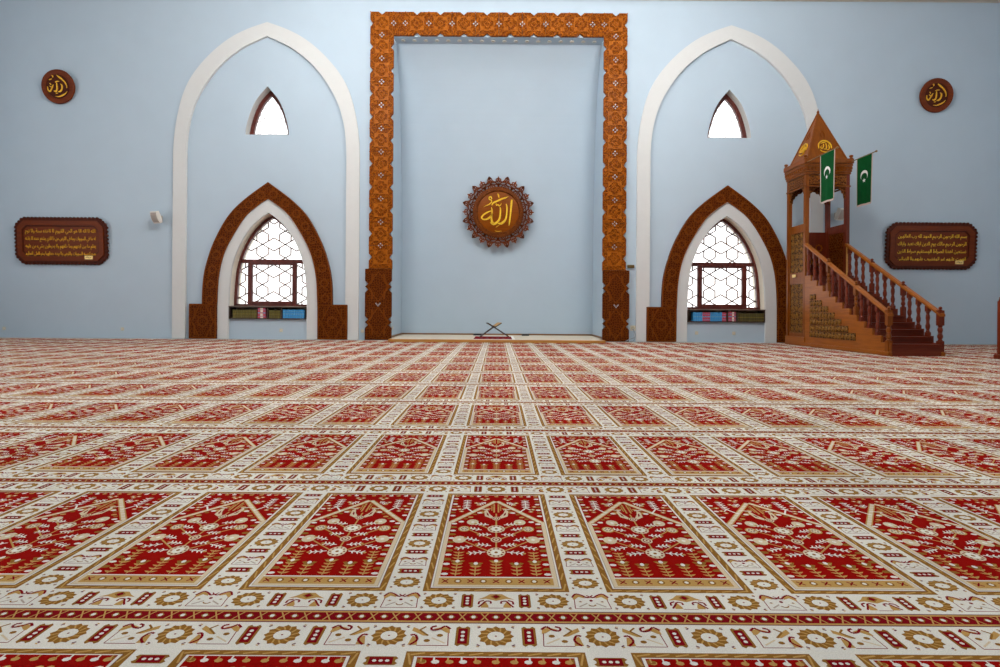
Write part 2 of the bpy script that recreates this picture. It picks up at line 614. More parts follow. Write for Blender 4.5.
def inside_poly(c):
    def f(x, z):
        r = False
        for (x0, z0), (x1, z1) in zip(c, c[1:] + c[:1]):
            if (z0 > z) != (z1 > z) and x < (x1 - x0) * (z - z0) / (z1 - z0) + x0:
                r = not r
        return r
    return f


def star_lattice(mb, ax, zc, outline, a, hv, w, y0, y1):
    """hexagon-and-star grille: star at (ax, zc), columns every 2a, half period hv"""
    ins = inside_poly(outline)
    segs = []
    for i in range(-4, 5):
        for j in range(-7, 8):
            cx, cz = ax + i * 4 * a, zc + j * 2 * hv          # star centres
            rz = cz + hv                                      # lozenge centre above
            d = .49 * hv
            for sx in (-1, 1):
                for sz in (-1, 1):
                    segs.append(((cx + sx * 2 * a, rz), (cx, rz + sz * d)))
                    segs.append(((cx + sx * 2 * a, cz), (cx + sx * a, cz + sz * d * .5)))
                    # outer sides of the hexagons
                    segs.append(((cx + sx * a, cz + sz * d * .5), (cx + sx * a, rz - d * .5 if sz > 0 else cz - hv + d * .5)))
    for p, q in segs:
        r = clip_seg(p, q, ins)
        if r:
            mb.bar(r[0], r[1], w, y0, y1)


for ax, side in ((-AX, 'left'), (AX, 'right')):
    yw = D + .29
    k = yw / D
    ctr = 0
    # lower window: the frame fills the opening at its depth
    ow = shift([(white_in[0][0], SH1)] + white_in + [(-white_in[0][0], SH1)], ax)
    inn = arch_off(white_in, .085)
    iw = shift([(inn[0][0], SH1 + .06)] + inn + [(-inn[0][0], SH1 + .06)], ax)
    mb = MB()
    n = len(ow)
    mb.band(ow, iw, yw - .04, yw + .05, closed=True)
    fr = struct(mb.obj('window_%d' % WIN, 'frame'))
    WIN += 1
    zt0, zt1 = 2.19, 2.30
    ml, mr = ax - .655, ax + .635
    if ax > 0:
        ml, mr = ax - .635, ax + .655
    xin = lambda z: min(((abs(zz - z), abs(x)) for x, zz in inn))[1]
    mb = MB()
    xa = xin(zt0)
    mb.box((ax - xa - .03, yw - .04, zt0), (ax + xa + .03, yw + .05, zt1), bev=.01)
    mb.obj('transom', 'frame', fr)
    for xx in (ml, mr):
        mb = MB()
        mb.box((xx - .065, yw - .04, SH1 + .05), (xx + .065, yw + .05, zt0), bev=.01)
        mb.obj('mullion', 'frame', fr)
    mb = MB()
    mb.box((ml + .065, yw - .05, SH1 + .05), (mr - .065, yw + .04, SH1 + .14), bev=.008)
    mb.box((ml + .065, yw - .05, zt0 - .05), (mr - .065, yw + .04, zt0), bev=.008)
    mb.obj('sash', 'frame', fr)
    mb = MB()
    c = shift(arch_off(white_in, .03), ax)
    c = [(c[0][0], SH1 + .02)] + c + [(c[-1][0], SH1 + .02)]
    tr = tessellate_polygon([[Vector((x, z, 0)) for x, z in c]])
    mb.add([(x, yw + .06, z) for x, z in c], [tuple(t) for t in tr])
    mb.obj('glass', 'glass', fr)
    mb = MB()
    star_lattice(mb, ax - (.02 if ax < 0 else -.02), 1.575, c, .166, .392, .034, yw + .09, yw + .115)
    mb.obj('lattice', 'lattice', fr)
    # small upper window
    yw = D + .29
    ax *= AXS
    ins_ = arch_off(sm, .115)
    zb = sm[0][1]
    ow, iw = shift(sm, ax), shift([(x, max(z, zb + .09)) for x, z in ins_], ax)
    mb = MB()
    mb.band(ow, iw, yw - .04, yw + .05, closed=True)
    fr = struct(mb.obj('window_%d' % WIN, 'frame'))
    WIN += 1
    mb = MB()
    c = shift(arch_off(sm, .04), ax)
    tr = tessellate_polygon([[Vector((x, z, 0)) for x, z in c]])
    mb.add([(x, yw + .06, z) for x, z in c], [tuple(t) for t in tr])
    mb.obj('glass', 'glass', fr)
    mb = MB()
    star_lattice(mb, ax, zb + .32, c, .12, .28, .014, yw + .09, yw + .105)
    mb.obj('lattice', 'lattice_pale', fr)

# ------------------------------------------------------------------ carved arch surrounds
def rosette(mb, cx, cz, r, y0, y1, w, mi=0):
    """interlaced eight point star strapwork"""
    for rot in (0, PI / 4):
        p = [(cx + r * math.cos(rot + PI / 4 + i * PI / 2), cz + r * math.sin(rot + PI / 4 + i * PI / 2)) for i in range(4)]
        for a, b in zip(p, p[1:] + p[:1]):
            mb.bar(a, b, w, y0 - (.004 if rot else 0), y1, mi)


for ax, side in ((-AX, 'left'), (AX, 'right')):
    root = thing('carved_arch', (ax, D, 0), 'carved walnut pointed arch around the %s lower window' % side, 'arch surround', 'carved arches around the lower windows')
    mb = MB()
    o_, i_ = [(wood_out[0][0], ZB)] + wood_out, [(wood_in[0][0], ZB)] + wood_in
    o_ += [(-wood_out[0][0], ZB)]
    i_ += [(-wood_in[0][0], ZB)]
    mb.band(shift(o_, ax), shift(i_, ax), D - .10, D - .001)
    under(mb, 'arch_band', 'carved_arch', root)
    # strapwork on the band
    mb = MB()
    for e0, e1 in ((.0, .07), (.93, 1.0)):
        A = [(a[0] + (b[0] - a[0]) * e0, a[1] + (b[1] - a[1]) * e0) for a, b in zip(o_, i_)]
        B = [(a[0] + (b[0] - a[0]) * e1, a[1] + (b[1] - a[1]) * e1) for a, b in zip(o_, i_)]
        mb.band(shift(A, ax), shift(B, ax), D - .112, D - .09)
    Mid = [((a[0] + b[0]) / 2, (a[1] + b[1]) / 2) for a, b in zip(o_, i_)]
    acc, nxt = 0, .22
    for p, q in zip(Mid, Mid[1:]):
        L = math.hypot(q[0] - p[0], q[1] - p[1])
        while nxt <= acc + L and L > 0:
            t = (nxt - acc) / L
            rosette(mb, ax + p[0] + (q[0] - p[0]) * t, p[1] + (q[1] - p[1]) * t, .13, D - .110, D - .09, .022)
            nxt += .43
        acc += L
    under(mb, 'strapwork', 'ribbon_dark', root)
    for sx in (-1, 1):
        x0, x1 = sorted((ax + sx * wood_in[-1][0], ax + sx * 79.3 * PX + (.03 if ax < 0 else -.03)))
        mb = MB()
        mb.box((x0, D - .11, 0.0101), (x1, D - .001, ZB), bev=.01)
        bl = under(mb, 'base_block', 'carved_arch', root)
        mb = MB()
        cx, cz = (x0 + x1) / 2, ZB / 2
        hw, hh = (x1 - x0) / 2 - .03, ZB / 2 - .03
        for a, b in (((-hw, -hh), (hw, -hh)), ((hw, -hh), (hw, hh)), ((hw, hh), (-hw, hh)), ((-hw, hh), (-hw, -hh))):
            mb.bar((cx + a[0], cz + a[1]), (cx + b[0], cz + b[1]), .03, D - .12, D - .10)
        for a, b in (((-hw, -hh * .25), (-.08, hh)), ((hw, -hh * .25), (.08, hh)), ((-hw, hh * .25), (-.08, -hh)), ((hw, hh * .25), (.08, -hh)),
                     ((-hw * .62, -hh * .8), (-hw * .62, -hh * .2)), ((hw * .62, -hh * .8), (hw * .62, -hh * .2)),
                     ((-hw * .62, hh * .8), (-hw * .62, hh * .2)), ((hw * .62, hh * .8), (hw * .62, hh * .2))):
            mb.bar((cx + a[0], cz + a[1]), (cx + b[0], cz + b[1]), .028, D - .122, D - .10)
        rosette(mb, cx, cz, .17, D - .12, D - .10, .024)
        under(mb, 'strapwork', 'ribbon_dark', bl)

# ------------------------------------------------------------------ mihrab portal frame
MOD = 23.43 * PX
XO, XI = 128.8 * PX, 128.8 * PX - MOD
ZT = zpx(12.4, D - .075)
ZH = ZT - MOD
ZBASE = ZT - 11 * MOD
YF = D - .075
root = thing('portal_frame', (0, D, 0), 'tall carved walnut frame with notched edges around the central niche', 'portal frame')


def notched(x0, z0, x1, z1, sides, d=.085, hgt=.10):
    """rectangle outline with a pointed notch in the middle of the given sides"""
    cx, cz = (x0 + x1) / 2, (z0 + z1) / 2
    p = [(x0, z0)]
    if 'b' in sides:
        p += [(cx - hgt, z0), (cx, z0 + d), (cx + hgt, z0)]
    p += [(x1, z0)]
    if 'r' in sides:
        p += [(x1, cz - hgt), (x1 - d, cz), (x1, cz + hgt)]
    p += [(x1, z1)]
    if 't' in sides:
        p += [(cx + hgt, z1), (cx, z1 - d), (cx - hgt, z1)]
    p += [(x0, z1)]
    if 'l' in sides:
        p += [(x0, cz + hgt), (x0 + d, cz), (x0, cz - hgt)]
    return p


def module_straps(mb, cx, cz, r=.205):
    """polished straps of one square module: octagon ring, corner darts and four lobes"""
    y0, y1 = YF - .014, YF + .01
    oc = [(cx + r * math.cos(PI / 8 + i * PI / 4), cz + r * math.sin(PI / 8 + i * PI / 4)) for i in range(8)]
    for i, (a, b) in enumerate(zip(oc, oc[1:] + oc[:1])):
        mb.bar(a, b, .030, y0, y1)
    for sx in (-1, 1):
        for sz in (-1, 1):
            mb.prism([(cx + sx * .06, cz + sz * .185), (cx + sx * .10, cz + sz * .10), (cx + sx * .185, cz + sz * .06), (cx + sx * .205, cz + sz * .205)], y0 - .004, y1)
            mb.bar((cx + sx * .20, cz + sz * .20), (cx + sx * .335, cz + sz * .335), .018, y0, y1)
    for a, b in (((-.09, 0), (0, -.09)), ((0, -.09), (.09, 0)), ((.09, 0), (0, .09)), ((0, .09), (-.09, 0))):
        mb.bar((cx + a[0], cz + a[1]), (cx + b[0], cz + b[1]), .022, y0, y1)


def dots(mb, cx, cz, r=.052, q=.024):
    for dx, dz in ((r, 0), (-r, 0), (0, r), (0, -r)):
        c = (cx + dx, cz + dz)
        mb.prism([(c[0] - q, c[1]), (c[0], c[1] - q), (c[0] + q, c[1]), (c[0], c[1] + q)], YF - .02, YF)


# header
hd, st, pl = MB(), MB(), MB()
hd.prism(notched(-XO, ZH, -XI, ZT, 'lt'), YF, D - .001)
hd.prism(notched(XI, ZH, XO, ZT, 'rt'), YF, D - .001)
m0 = 8 * MOD / 2
fill = XI - m0
for i in range(8):
    x0 = -m0 + i * MOD
    hd.prism(notched(x0, ZH, x0 + MOD - .008, ZT, 'tb'), YF, D - .001)
    module_straps(st, x0 + MOD / 2, (ZH + ZT) / 2)
for sx in (-1, 1):
    a, b = sorted((sx * m0, sx * XI))
    hd.box((a, YF + .006, ZH), (b, D - .001, ZT))
    module_straps(st, sx * (XO - MOD / 2), (ZH + ZT) / 2)
    dots(pl, sx * XI, (ZH + ZT) / 2)
for i in range(9):
    dots(pl, -m0 + i * MOD, (ZH + ZT) / 2)
hd.add(st.v, st.f, 1)
hd.add(pl.v, pl.f, 2)
h = under(hd, 'header', ['carved', 'ribbon', 'pearl'], root)
for sx in (-1, 1):
    jb, st, pl = MB(), MB(), MB()
    for i in range(10):
        z1 = ZH - i * MOD
        a, b = sorted((sx * XI, sx * XO))
        jb.prism(notched(a, z1 - MOD + .008, b, z1, 'lr'), YF, D - .001)
        module_straps(st, (a + b) / 2, z1 - MOD / 2)
        dots(pl, (a + b) / 2, z1)
    jb.add(st.v, st.f, 1)
    jb.add(pl.v, pl.f, 2)
    h = under(jb, 'jamb', ['carved', 'ribbon', 'pearl'], root)
    bb, st, pl = MB(), MB(), MB()
    XB0, XB1 = XI + .01, XI + .01 + 26.4 * PX
    MH = ZBASE / 2
    for i in range(2):
        z0, z1 = max(.0101, i * MH), (i + 1) * MH
        cz = (z0 + z1) / 2
        a, b = sorted((sx * XB0, sx * XB1))
        d = .09
        p = [(a, z0), (b, z0), (b, cz - .17), (b - d, cz - .08), (b, cz), (b - d, cz + .08), (b, cz + .17), (b, z1), (a, z1), (a, cz + .17), (a + d, cz + .08), (a, cz), (a + d, cz - .08), (a, cz - .17)]
        bb.prism(p, YF - .03, D - .001)
        cx = (a + b) / 2
        for s1 in (-1, 1):
            for s2 in (-1, 1):
                st.bar((cx + s1 * .30, cz), (cx + s1 * .17, cz + s2 * .17), .05, YF - .044, YF - .02)
                st.bar((cx + s1 * .17, cz + s2 * .17), (cx + s1 * .17, cz + s2 * .36), .055, YF - .042, YF - .02)
                st.bar((cx + s1 * .17, cz + s2 * .20), (cx, cz + s2 * .42), .025, YF - .040, YF - .02)
        if i == 0:
            for dx, dz in ((-.055, .03), (.055, .03), (0, -.035), (-.03, 0), (.03, 0)):
                q = .024
                c = (cx + dx, z1 + dz)
                pl.prism([(c[0] - q, c[1]), (c[0], c[1] - q), (c[0] + q, c[1]), (c[0], c[1] + q)], YF - .05, YF - .03)
    bb.add(st.v, st.f, 1)
    bb.add(pl.v, pl.f, 2)
    h = under(bb, 'base_panel', ['carved_arch', 'ribbon_dark', 'pearl'], root)  # darker woods than the jambs: dimmer light low down put into colour

# ------------------------------------------------------------------ niche: spotlights, platform, rug, stand
ORD = ['first', 'second', 'third', 'fourth', 'fifth', 'sixth', 'seventh', 'eighth', 'ninth', 'tenth', 'eleventh', 'twelfth',
       'thirteenth', 'fourteenth', 'fifteenth', 'sixteenth', 'seventeenth', 'eighteenth']
for i in range(18):
    x = -2.76 + i * (5.52 / 17)
    y = D + .19
    z = NZ - .0106
    root = thing('recessed_spotlight', (x, y, z), 'small round recessed spotlight, %s from the left in the niche soffit' % ORD[i], 'spotlight', 'recessed spotlights in the niche soffit')
    mb = MB()
    mb.lathe([(.038, .0), (.062, 0), (.066, -.012), (.060, -.022), (.040, -.018)], (0, 0, 0), 14, cap=False)
    mb.obj('trim_ring', 'steel', root, True)
    mb = MB()
    mb.lathe([(.039, -.002), (.036, -.010), (.018, -.016), (.002, -.018)], (0, 0, 0), 14)
    mb.obj('lens', 'ivory', root, True)

ZP = .080
root = thing('niche_platform', (0, 14.4, 0), 'low beige carpeted platform with wooden edge in front of the niche', 'platform')
mb = MB()
mb.prism([(-2.86, 14.43), (2.86, 14.43), (2.86, D - .14), (2.98, D), (3.02, D + 1.86), (-3.02, D + 1.86), (-2.98, D), (-2.86, D - .14)], .0101, ZP, plane='xy')
under(mb, 'deck', 'mat_beige', root)
mb = MB()
mb.box((-2.90, 14.40, .0101), (2.90, 14.43, ZP + .004), bev=.006)
mb.box((-2.90, 14.43, .0101), (-2.86, D - .15, ZP + .004), bev=.006)
mb.box((2.86, 14.43, .0101), (2.90, D - .15, ZP + .004), bev=.006)
under(mb, 'edge_board', 'floorwood', root)

root = thing('prayer_rug', (-.06, 15.4, ZP), 'small dark red prayer rug with white borders under the folding book stand', 'rug')
mb = MB()
mb.box((-.64, 14.60, ZP + .0006), (.50, 16.5, ZP + .008), bev=.003)
r_ = under(mb, 'rug_field', 'wool_d', root)
mb = MB()
mb.box((-.64, 14.56, ZP + .0006), (.50, 14.60, ZP + .010))
mb.box((-.64, 16.20, ZP + .0082), (.50, 16.5, ZP + .010))
mb.box((.42, 14.60, ZP + .0082), (.50, 16.2, ZP + .0095))
under(mb, 'white_border', 'flagwhite', root)
mb = MB()
for i in range(6):
    mb.prism([(-.42 + i * .15 - .05, 15.1), (-.42 + i * .15, 14.9), (-.42 + i * .15 + .05, 15.1), (-.42 + i * .15, 15.5)], ZP + .0082, ZP + .0092, plane='xy')
under(mb, 'woven_motif', 'wool_p', root)

# folding rehal: two crossing boards
root = thing('folding_book_stand', (-.097, 15.84, ZP + .01), 'dark folding wooden book stand standing open like an X on the niche platform', 'book stand')
M['rehal'] = wood('rehal_walnut', (0.030, 0.012, 0.008), (0.060, 0.022, 0.012), 0.4, 'X')
M['rehal_top'] = wood('rehal_pale_wood', (0.42, 0.23, 0.07), (0.55, 0.32, 0.11), 0.45, 'X')
ang = math.radians(27)


def rot(x, y, z):
    return x * math.cos(ang) - y * math.sin(ang), x * math.sin(ang) + y * math.cos(ang), z


def board(foot, top, hw):
    """leg strut from foot to crossing, wide rest from crossing to top (xz points relative to crossing at x=0)"""
    mb = MB()
    zc = .295
    t = .012
    for a, b, w in ((foot, (0, zc), .035), ((0, zc), top, hw)):
        L = math.hypot(b[0] - a[0], b[1] - a[1])
        nx, nz = -(b[1] - a[1]) / L * t, (b[0] - a[0]) / L * t
        mb.prism([(a[0] + nx, a[1] + nz), (a[0] - nx, a[1] - nz), (b[0] - nx, b[1] - nz), (b[0] + nx, b[1] + nz)], -w, w)
    return mb.xform(rot)


board((-.46, 0), (.20, .405), .13).obj('board', 'rehal', root)
board((.50, 0), (-.21, .41), .05).obj('board', 'rehal', root)
mb = MB()
a, b = (.015, .324), (.195, .424)
mb.prism([a, (a[0] + .004, a[1] - .008), (b[0] + .004, b[1] - .008), b], -.125, .125)
mb.xform(rot).obj('rest_lining', 'rehal_top', root)

for i, (px, w) in enumerate(((478.5, .16), (525.5, .12))):
    y = D + 1.55
    x = (px - CX) * y / F
    mb = MB()
    mb.box((x - w, y - .1, ZP), (x + w, y + .1, ZP + .05), bev=.012)
    put(mb, 'floor_box', 'black', 'flat black box on the niche platform %s of the book stand' % ('left' if i == 0 else 'right'), 'box', 'black boxes at the back of the niche')

# ------------------------------------------------------------------ medallion with calligraphy
YM = D + 1.60
MR = YM / F                      # metres per photo px at the medallion
mx, mz = W(498.2, 212.3, YM)
root = thing('medallion', (mx, YM, mz), 'large round lacework wooden medallion with gold calligraphy in the middle of the niche', 'medallion')
lean = lambda z: 0.0


def U(r, th):
    """polar px (theta from top, clockwise) -> xz metres"""
    return r * MR * math.sin(th), r * MR * math.cos(th)


mb = MB()
mb.lathe([(20.4 * MR, -.02), (21.2 * MR, -.075), (24.2 * MR, -.075), (25.4 * MR, -.05), (25.6 * MR, .0)], (0, 0, 0), 64, 'y', cap=False)
mb.obj('rim', 'lace_rim', root, True)
mb = MB()
mb.lathe([(21.3 * MR, 0), (21.3 * MR, -.03), (20.5 * MR, -.04), (.5 * MR, -.042)], (0, 0, 0), 64, 'y')
mb.obj('disc', 'disc', root, True)
mb = MB()
y0, y1 = -.035, -.008
sec = PI / 6


def pst(pts, w, mir=True, base=0.0):
    for s in ((1, -1) if mir else (1,)):
        q = [U(r, base + s * math.radians(t)) + (w * 1.35 * MR,) for r, t in pts]
        mb.stroke(q, y0, y1, n=4)


for k in range(12):
    b0 = k * sec
    pst([(25, 0), (28.5, 3), (30.5, 8), (32, 11), (34.2, 12.2), (36, 15)], .85, base=b0)
    pst([(25, 6), (27.2, 10), (28, 13), (29.5, 15)], .8, base=b0)
    pst([(29.5, 15), (31.2, 12.2), (32.8, 15)], .75, base=b0)
    pst([(30, 0.5), (31, 3.4), (32.8, 4.2), (33.4, 2)], .75, base=b0)
    pst([(31.6, 0), (30.6, 5), (30.2, 10), (31.4, 15)], .8, base=b0)
    pst([(28.4, 0), (27.6, 7), (28.4, 15)], .7, base=b0)
    pst([(32.2, 15), (36, 15)], .7, mir=False, base=b0)
    pst([(25, 12), (26.6, 13.4), (27.2, 15)], .7, base=b0)
    pst([(33.8, 15), (34.6, 13.6), (36.4, 15)], .8, base=b0)
    mb.prism([U(31.4, b0), U(33, b0 + .042), U(36, b0), U(33, b0 - .042)], y0 - .004, y1)
    mb.prism([U(25, b0), U(27, b0 + .05), U(29.4, b0), U(27, b0 - .05)], y0, y1)
mb.obj('lace_ring', 'lace', root)

ALLAH = [
    [(478, 268, 11), (475, 300, 13), (470, 360, 11), (464, 410, 10), (460, 441, 4)],
    [(440, 296, 5), (446, 318, 10), (444, 365, 11), (435, 402, 13), (412, 425, 15), (388, 426, 8)],
    [(400, 318, 5), (403, 338, 10), (400, 385, 12), (384, 415, 14), (358, 430, 15), (336, 418, 7)],
    [(343, 318, 4), (347, 345, 11), (343, 385, 12), (348, 415, 14), (362, 430, 9)],
    [(342, 342, 5), (318, 352, 9), (290, 370, 10), (278, 388, 10), (292, 400, 10), (318, 396, 11), (338, 378, 12), (348, 360, 6)],
    [(346, 306, 3), (352, 292, 10), (375, 280, 11), (410, 264, 11), (435, 256, 9), (454, 247, 2)],
    [(384, 228, 4), (389, 240, 9), (393, 256, 2)],
    [(373, 292, 4), (377, 306, 6), (388, 300, 6), (393, 310, 6), (404, 302, 6), (409, 290, 3)],
    [(345, 262, 5), (340, 250, 7), (328, 252, 7), (328, 266, 7), (340, 270, 7), (344, 282, 6), (326, 300, 6), (292, 316, 2)],
    [(366, 475, 2), (385, 479, 4), (412, 476, 2)],
    [(373, 452, 3), (384, 444, 5), (396, 436, 2)],
]


def calligraphy(mb, strokes, c, k, y0, y1, wk=1.0):
    for st in strokes:
        mb.stroke([((x - c[0]) * k, (c[1] - z) * k, w * k * wk) for x, z, w in st], y0, y1, n=5)


mb = MB()
calligraphy(mb, ALLAH, (388, 350), MR / 6.667, -.062, -.038, 1.0)
mb.obj('calligraphy', 'gold', root)


def tilt_root(r, deg):
    r.rotation_euler = (math.radians(deg), 0, 0)


# small discs leaning out from the wall
SMALLC = [
    [(360, 170, 6), (395, 200, 26), (440, 235, 20), (480, 280, 18), (500, 330, 10), (497, 360, 4)],
    [(500, 405, 4), (470, 440, 14), (420, 468, 24), (370, 485, 16), (320, 482, 5)],
    [(405, 300, 8), (428, 320, 20), (425, 370, 22), (395, 408, 26), (365, 412, 12)],
    [(350, 280, 8), (352, 320, 20), (350, 375, 22), (330, 405, 26), (300, 402, 16)],
    [(300, 310, 8), (280, 345, 20), (262, 380, 18), (240, 408, 24), (212, 385, 16), (208, 340, 8)],
    [(240, 330, 6), (262, 345, 14), (290, 352, 8)],
    [(330, 275, 6), (358, 262, 16), (395, 262, 6)],
    [(285, 175, 10), (300, 185, 18), (296, 205, 8)], [(240, 240, 8), (262, 232, 16), (285, 225, 6)], [(245, 290, 6), (255, 300, 16), (262, 315, 6)],
    [(325, 432, 6), (340, 436, 14), (355, 430, 6)],
]
for px, py, nm, where in ((58, 86.5, 'left', 'high on the left wall section'), (936.7, 95.2, 'right', 'high on the right wall section')):
    x, z = W(px, py, D - .1)
    R = .475
    root = thing('calligraphy_disc', (x, D - .089, z), 'round dark wooden disc with gold calligraphy %s' % where, 'wall disc', 'round calligraphy discs on the wall')
    mb = MB()
    mb.lathe([(R * .97, .03), (R, .0), (R * .97, -.028), (R * .78, -.034), (R * .70, -.02), (R * .69, .028)], (0, 0, 0), 56, 'y', cap=False)
    mb.obj('round_frame', 'plaque', root, True)
    mb = MB()
    mb.lathe([(R * .93, .028), (R * .70, .0), (R * .70, -.012), (.01, -.014)], (0, 0, 0), 56, 'y')
    mb.obj('disc', 'plaque_dark', root, True)
    mb = MB()
    calligraphy(mb, SMALLC, (362, 336), R / 255, -.03, -.013, .9)
    mb.obj('calligraphy', 'gold_dull', root)
    tilt_root(root, 7)

# ------------------------------------------------------------------ inscribed plaques
FORMS = {}
_tab = {'\u0627': (0xFE8D, 2), '\u0628': (0xFE8F, 4), '\u0629': (0xFE93, 2), '\u062a': (0xFE95, 4), '\u062b': (0xFE99, 4), '\u062c': (0xFE9D, 4), '\u062d': (0xFEA1, 4),
        '\u062e': (0xFEA5, 4), '\u062f': (0xFEA9, 2), '\u0630': (0xFEAB, 2), '\u0631': (0xFEAD, 2), '\u0632': (0xFEAF, 2), '\u0633': (0xFEB1, 4), '\u0634': (0xFEB5, 4),
        '\u0635': (0xFEB9, 4), '\u0636': (0xFEBD, 4), '\u0637': (0xFEC1, 4), '\u0638': (0xFEC5, 4), '\u0639': (0xFEC9, 4), '\u063a': (0xFECD, 4), '\u0641': (0xFED1, 4),
        '\u0642': (0xFED5, 4), '\u0643': (0xFED9, 4), '\u0644': (0xFEDD, 4), '\u0645': (0xFEE1, 4), '\u0646': (0xFEE5, 4), '\u0647': (0xFEE9, 4), '\u0648': (0xFEED, 2),
        '\u0649': (0xFEEF, 2), '\u064a': (0xFEF1, 4), '\u0621': (0xFE80, 1)}


def shape(t):
    """Arabic letters -> presentation forms in left-to-right order"""
    out = []
    for w in t.split():
        g = []
        for i, ch in enumerate(w):
            base, n = _tab[ch]
            prev = i > 0 and _tab[w[i - 1]][1] == 4
            nxt = i + 1 < len(w) and n == 4 and _tab[w[i + 1]][1] > 1
            if n == 1:
                g.append(chr(base))
            elif n == 2:
                g.append(chr(base + (1 if prev else 0)))
            else:
                g.append(chr(base + (3 if prev and nxt else 2 if nxt else 1 if prev else 0)))
        out.append(''.join(reversed(g)))
    return ' '.join(reversed(out))


def text_mesh(t, width, cx, z, y, depth, hmax):
    """one line of lettering as (verts, faces), fitted to a width"""
    cu = bpy.data.curves.new('lettering', 'FONT')
    cu.body = shape(t)
    cu.resolution_u = 1
    cu.extrude = .02
    cu.offset = -.012
    o = bpy.data.objects.new('lettering', cu)
    COL.objects.link(o)
    me = o.evaluated_get(bpy.context.evaluated_depsgraph_get()).to_mesh()
    vs = [v.co.copy() for v in me.vertices]
    fs = [tuple(p.vertices) for p in me.polygons]
    bpy.data.objects.remove(o)
    bpy.data.curves.remove(cu)
    if not vs:
        return [], []
    x0, x1 = min(v.x for v in vs), max(v.x for v in vs)
    k = width / (x1 - x0)
    kz = hmax
    return [(cx - width / 2 + (v.x - x0) * k, y - depth / 2 + v.z / .02 * depth / 2, z + v.y * kz) for v in vs], fs


FATIHA = ['\u0628\u0633\u0645 \u0627\u0644\u0644\u0647 \u0627\u0644\u0631\u062d\u0645\u0646 \u0627\u0644\u0631\u062d\u064a\u0645 \u0627\u0644\u062d\u0645\u062f \u0644\u0644\u0647 \u0631\u0628 \u0627\u0644\u0639\u0627\u0644\u0645\u064a\u0646',
          '\u0627\u0644\u0631\u062d\u0645\u0646 \u0627\u0644\u0631\u062d\u064a\u0645 \u0645\u0627\u0644\u0643 \u064a\u0648\u0645 \u0627\u0644\u062f\u064a\u0646 \u0627\u064a\u0627\u0643 \u0646\u0639\u0628\u062f \u0648\u0627\u064a\u0627\u0643',
          '\u0646\u0633\u062a\u0639\u064a\u0646 \u0627\u0647\u062f\u0646\u0627 \u0627\u0644\u0635\u0631\u0627\u0637 \u0627\u0644\u0645\u0633\u062a\u0642\u064a\u0645 \u0635\u0631\u0627\u0637 \u0627\u0644\u0630\u064a\u0646',
          '\u0627\u0646\u0639\u0645\u062a \u0639\u0644\u064a\u0647\u0645 \u063a\u064a\u0631 \u0627\u0644\u0645\u063a\u0636\u0648\u0628 \u0639\u0644\u064a\u0647\u0645 \u0648\u0644\u0627 \u0627\u0644\u0636\u0627\u0644\u064a\u0646']
KURSI = ['\u0627\u0644\u0644\u0647 \u0644\u0627 \u0627\u0644\u0647 \u0627\u0644\u0627 \u0647\u0648 \u0627\u0644\u062d\u064a \u0627\u0644\u0642\u064a\u0648\u0645 \u0644\u0627 \u062a\u0627\u062e\u0630\u0647 \u0633\u0646\u0629 \u0648\u0644\u0627 \u0646\u0648\u0645',
         '\u0644\u0647 \u0645\u0627 \u0641\u064a \u0627\u0644\u0633\u0645\u0648\u0627\u062a \u0648\u0645\u0627 \u0641\u064a \u0627\u0644\u0627\u0631\u0636 \u0645\u0646 \u0630\u0627 \u0627\u0644\u0630\u064a \u064a\u0634\u0641\u0639 \u0639\u0646\u062f\u0647 \u0627\u0644\u0627 \u0628\u0627\u0630\u0646\u0647',
         '\u064a\u0639\u0644\u0645 \u0645\u0627 \u0628\u064a\u0646 \u0627\u064a\u062f\u064a\u0647\u0645 \u0648\u0645\u0627 \u062e\u0644\u0641\u0647\u0645 \u0648\u0644\u0627 \u064a\u062d\u064a\u0637\u0648\u0646 \u0628\u0634\u064a\u0621 \u0645\u0646 \u0639\u0644\u0645\u0647',
         '\u0648\u0633\u0639 \u0643\u0631\u0633\u064a\u0647 \u0627\u0644\u0633\u0645\u0648\u0627\u062a \u0648\u0627\u0644\u0627\u0631\u0636 \u0648\u0644\u0627 \u064a\u0648\u062f\u0647 \u062d\u0641\u0638\u0647\u0645\u0627 \u0648\u0647\u0648 \u0627\u0644\u0639\u0644\u064a \u0627\u0644\u0639\u0638\u064a\u0645']


def octo(hw, hh, c):
    return [(-hw + c, -hh), (hw - c, -hh), (hw, -hh + c), (hw, hh - c), (hw - c, hh), (-hw + c, hh), (-hw, hh - c), (-hw, -hh + c)]


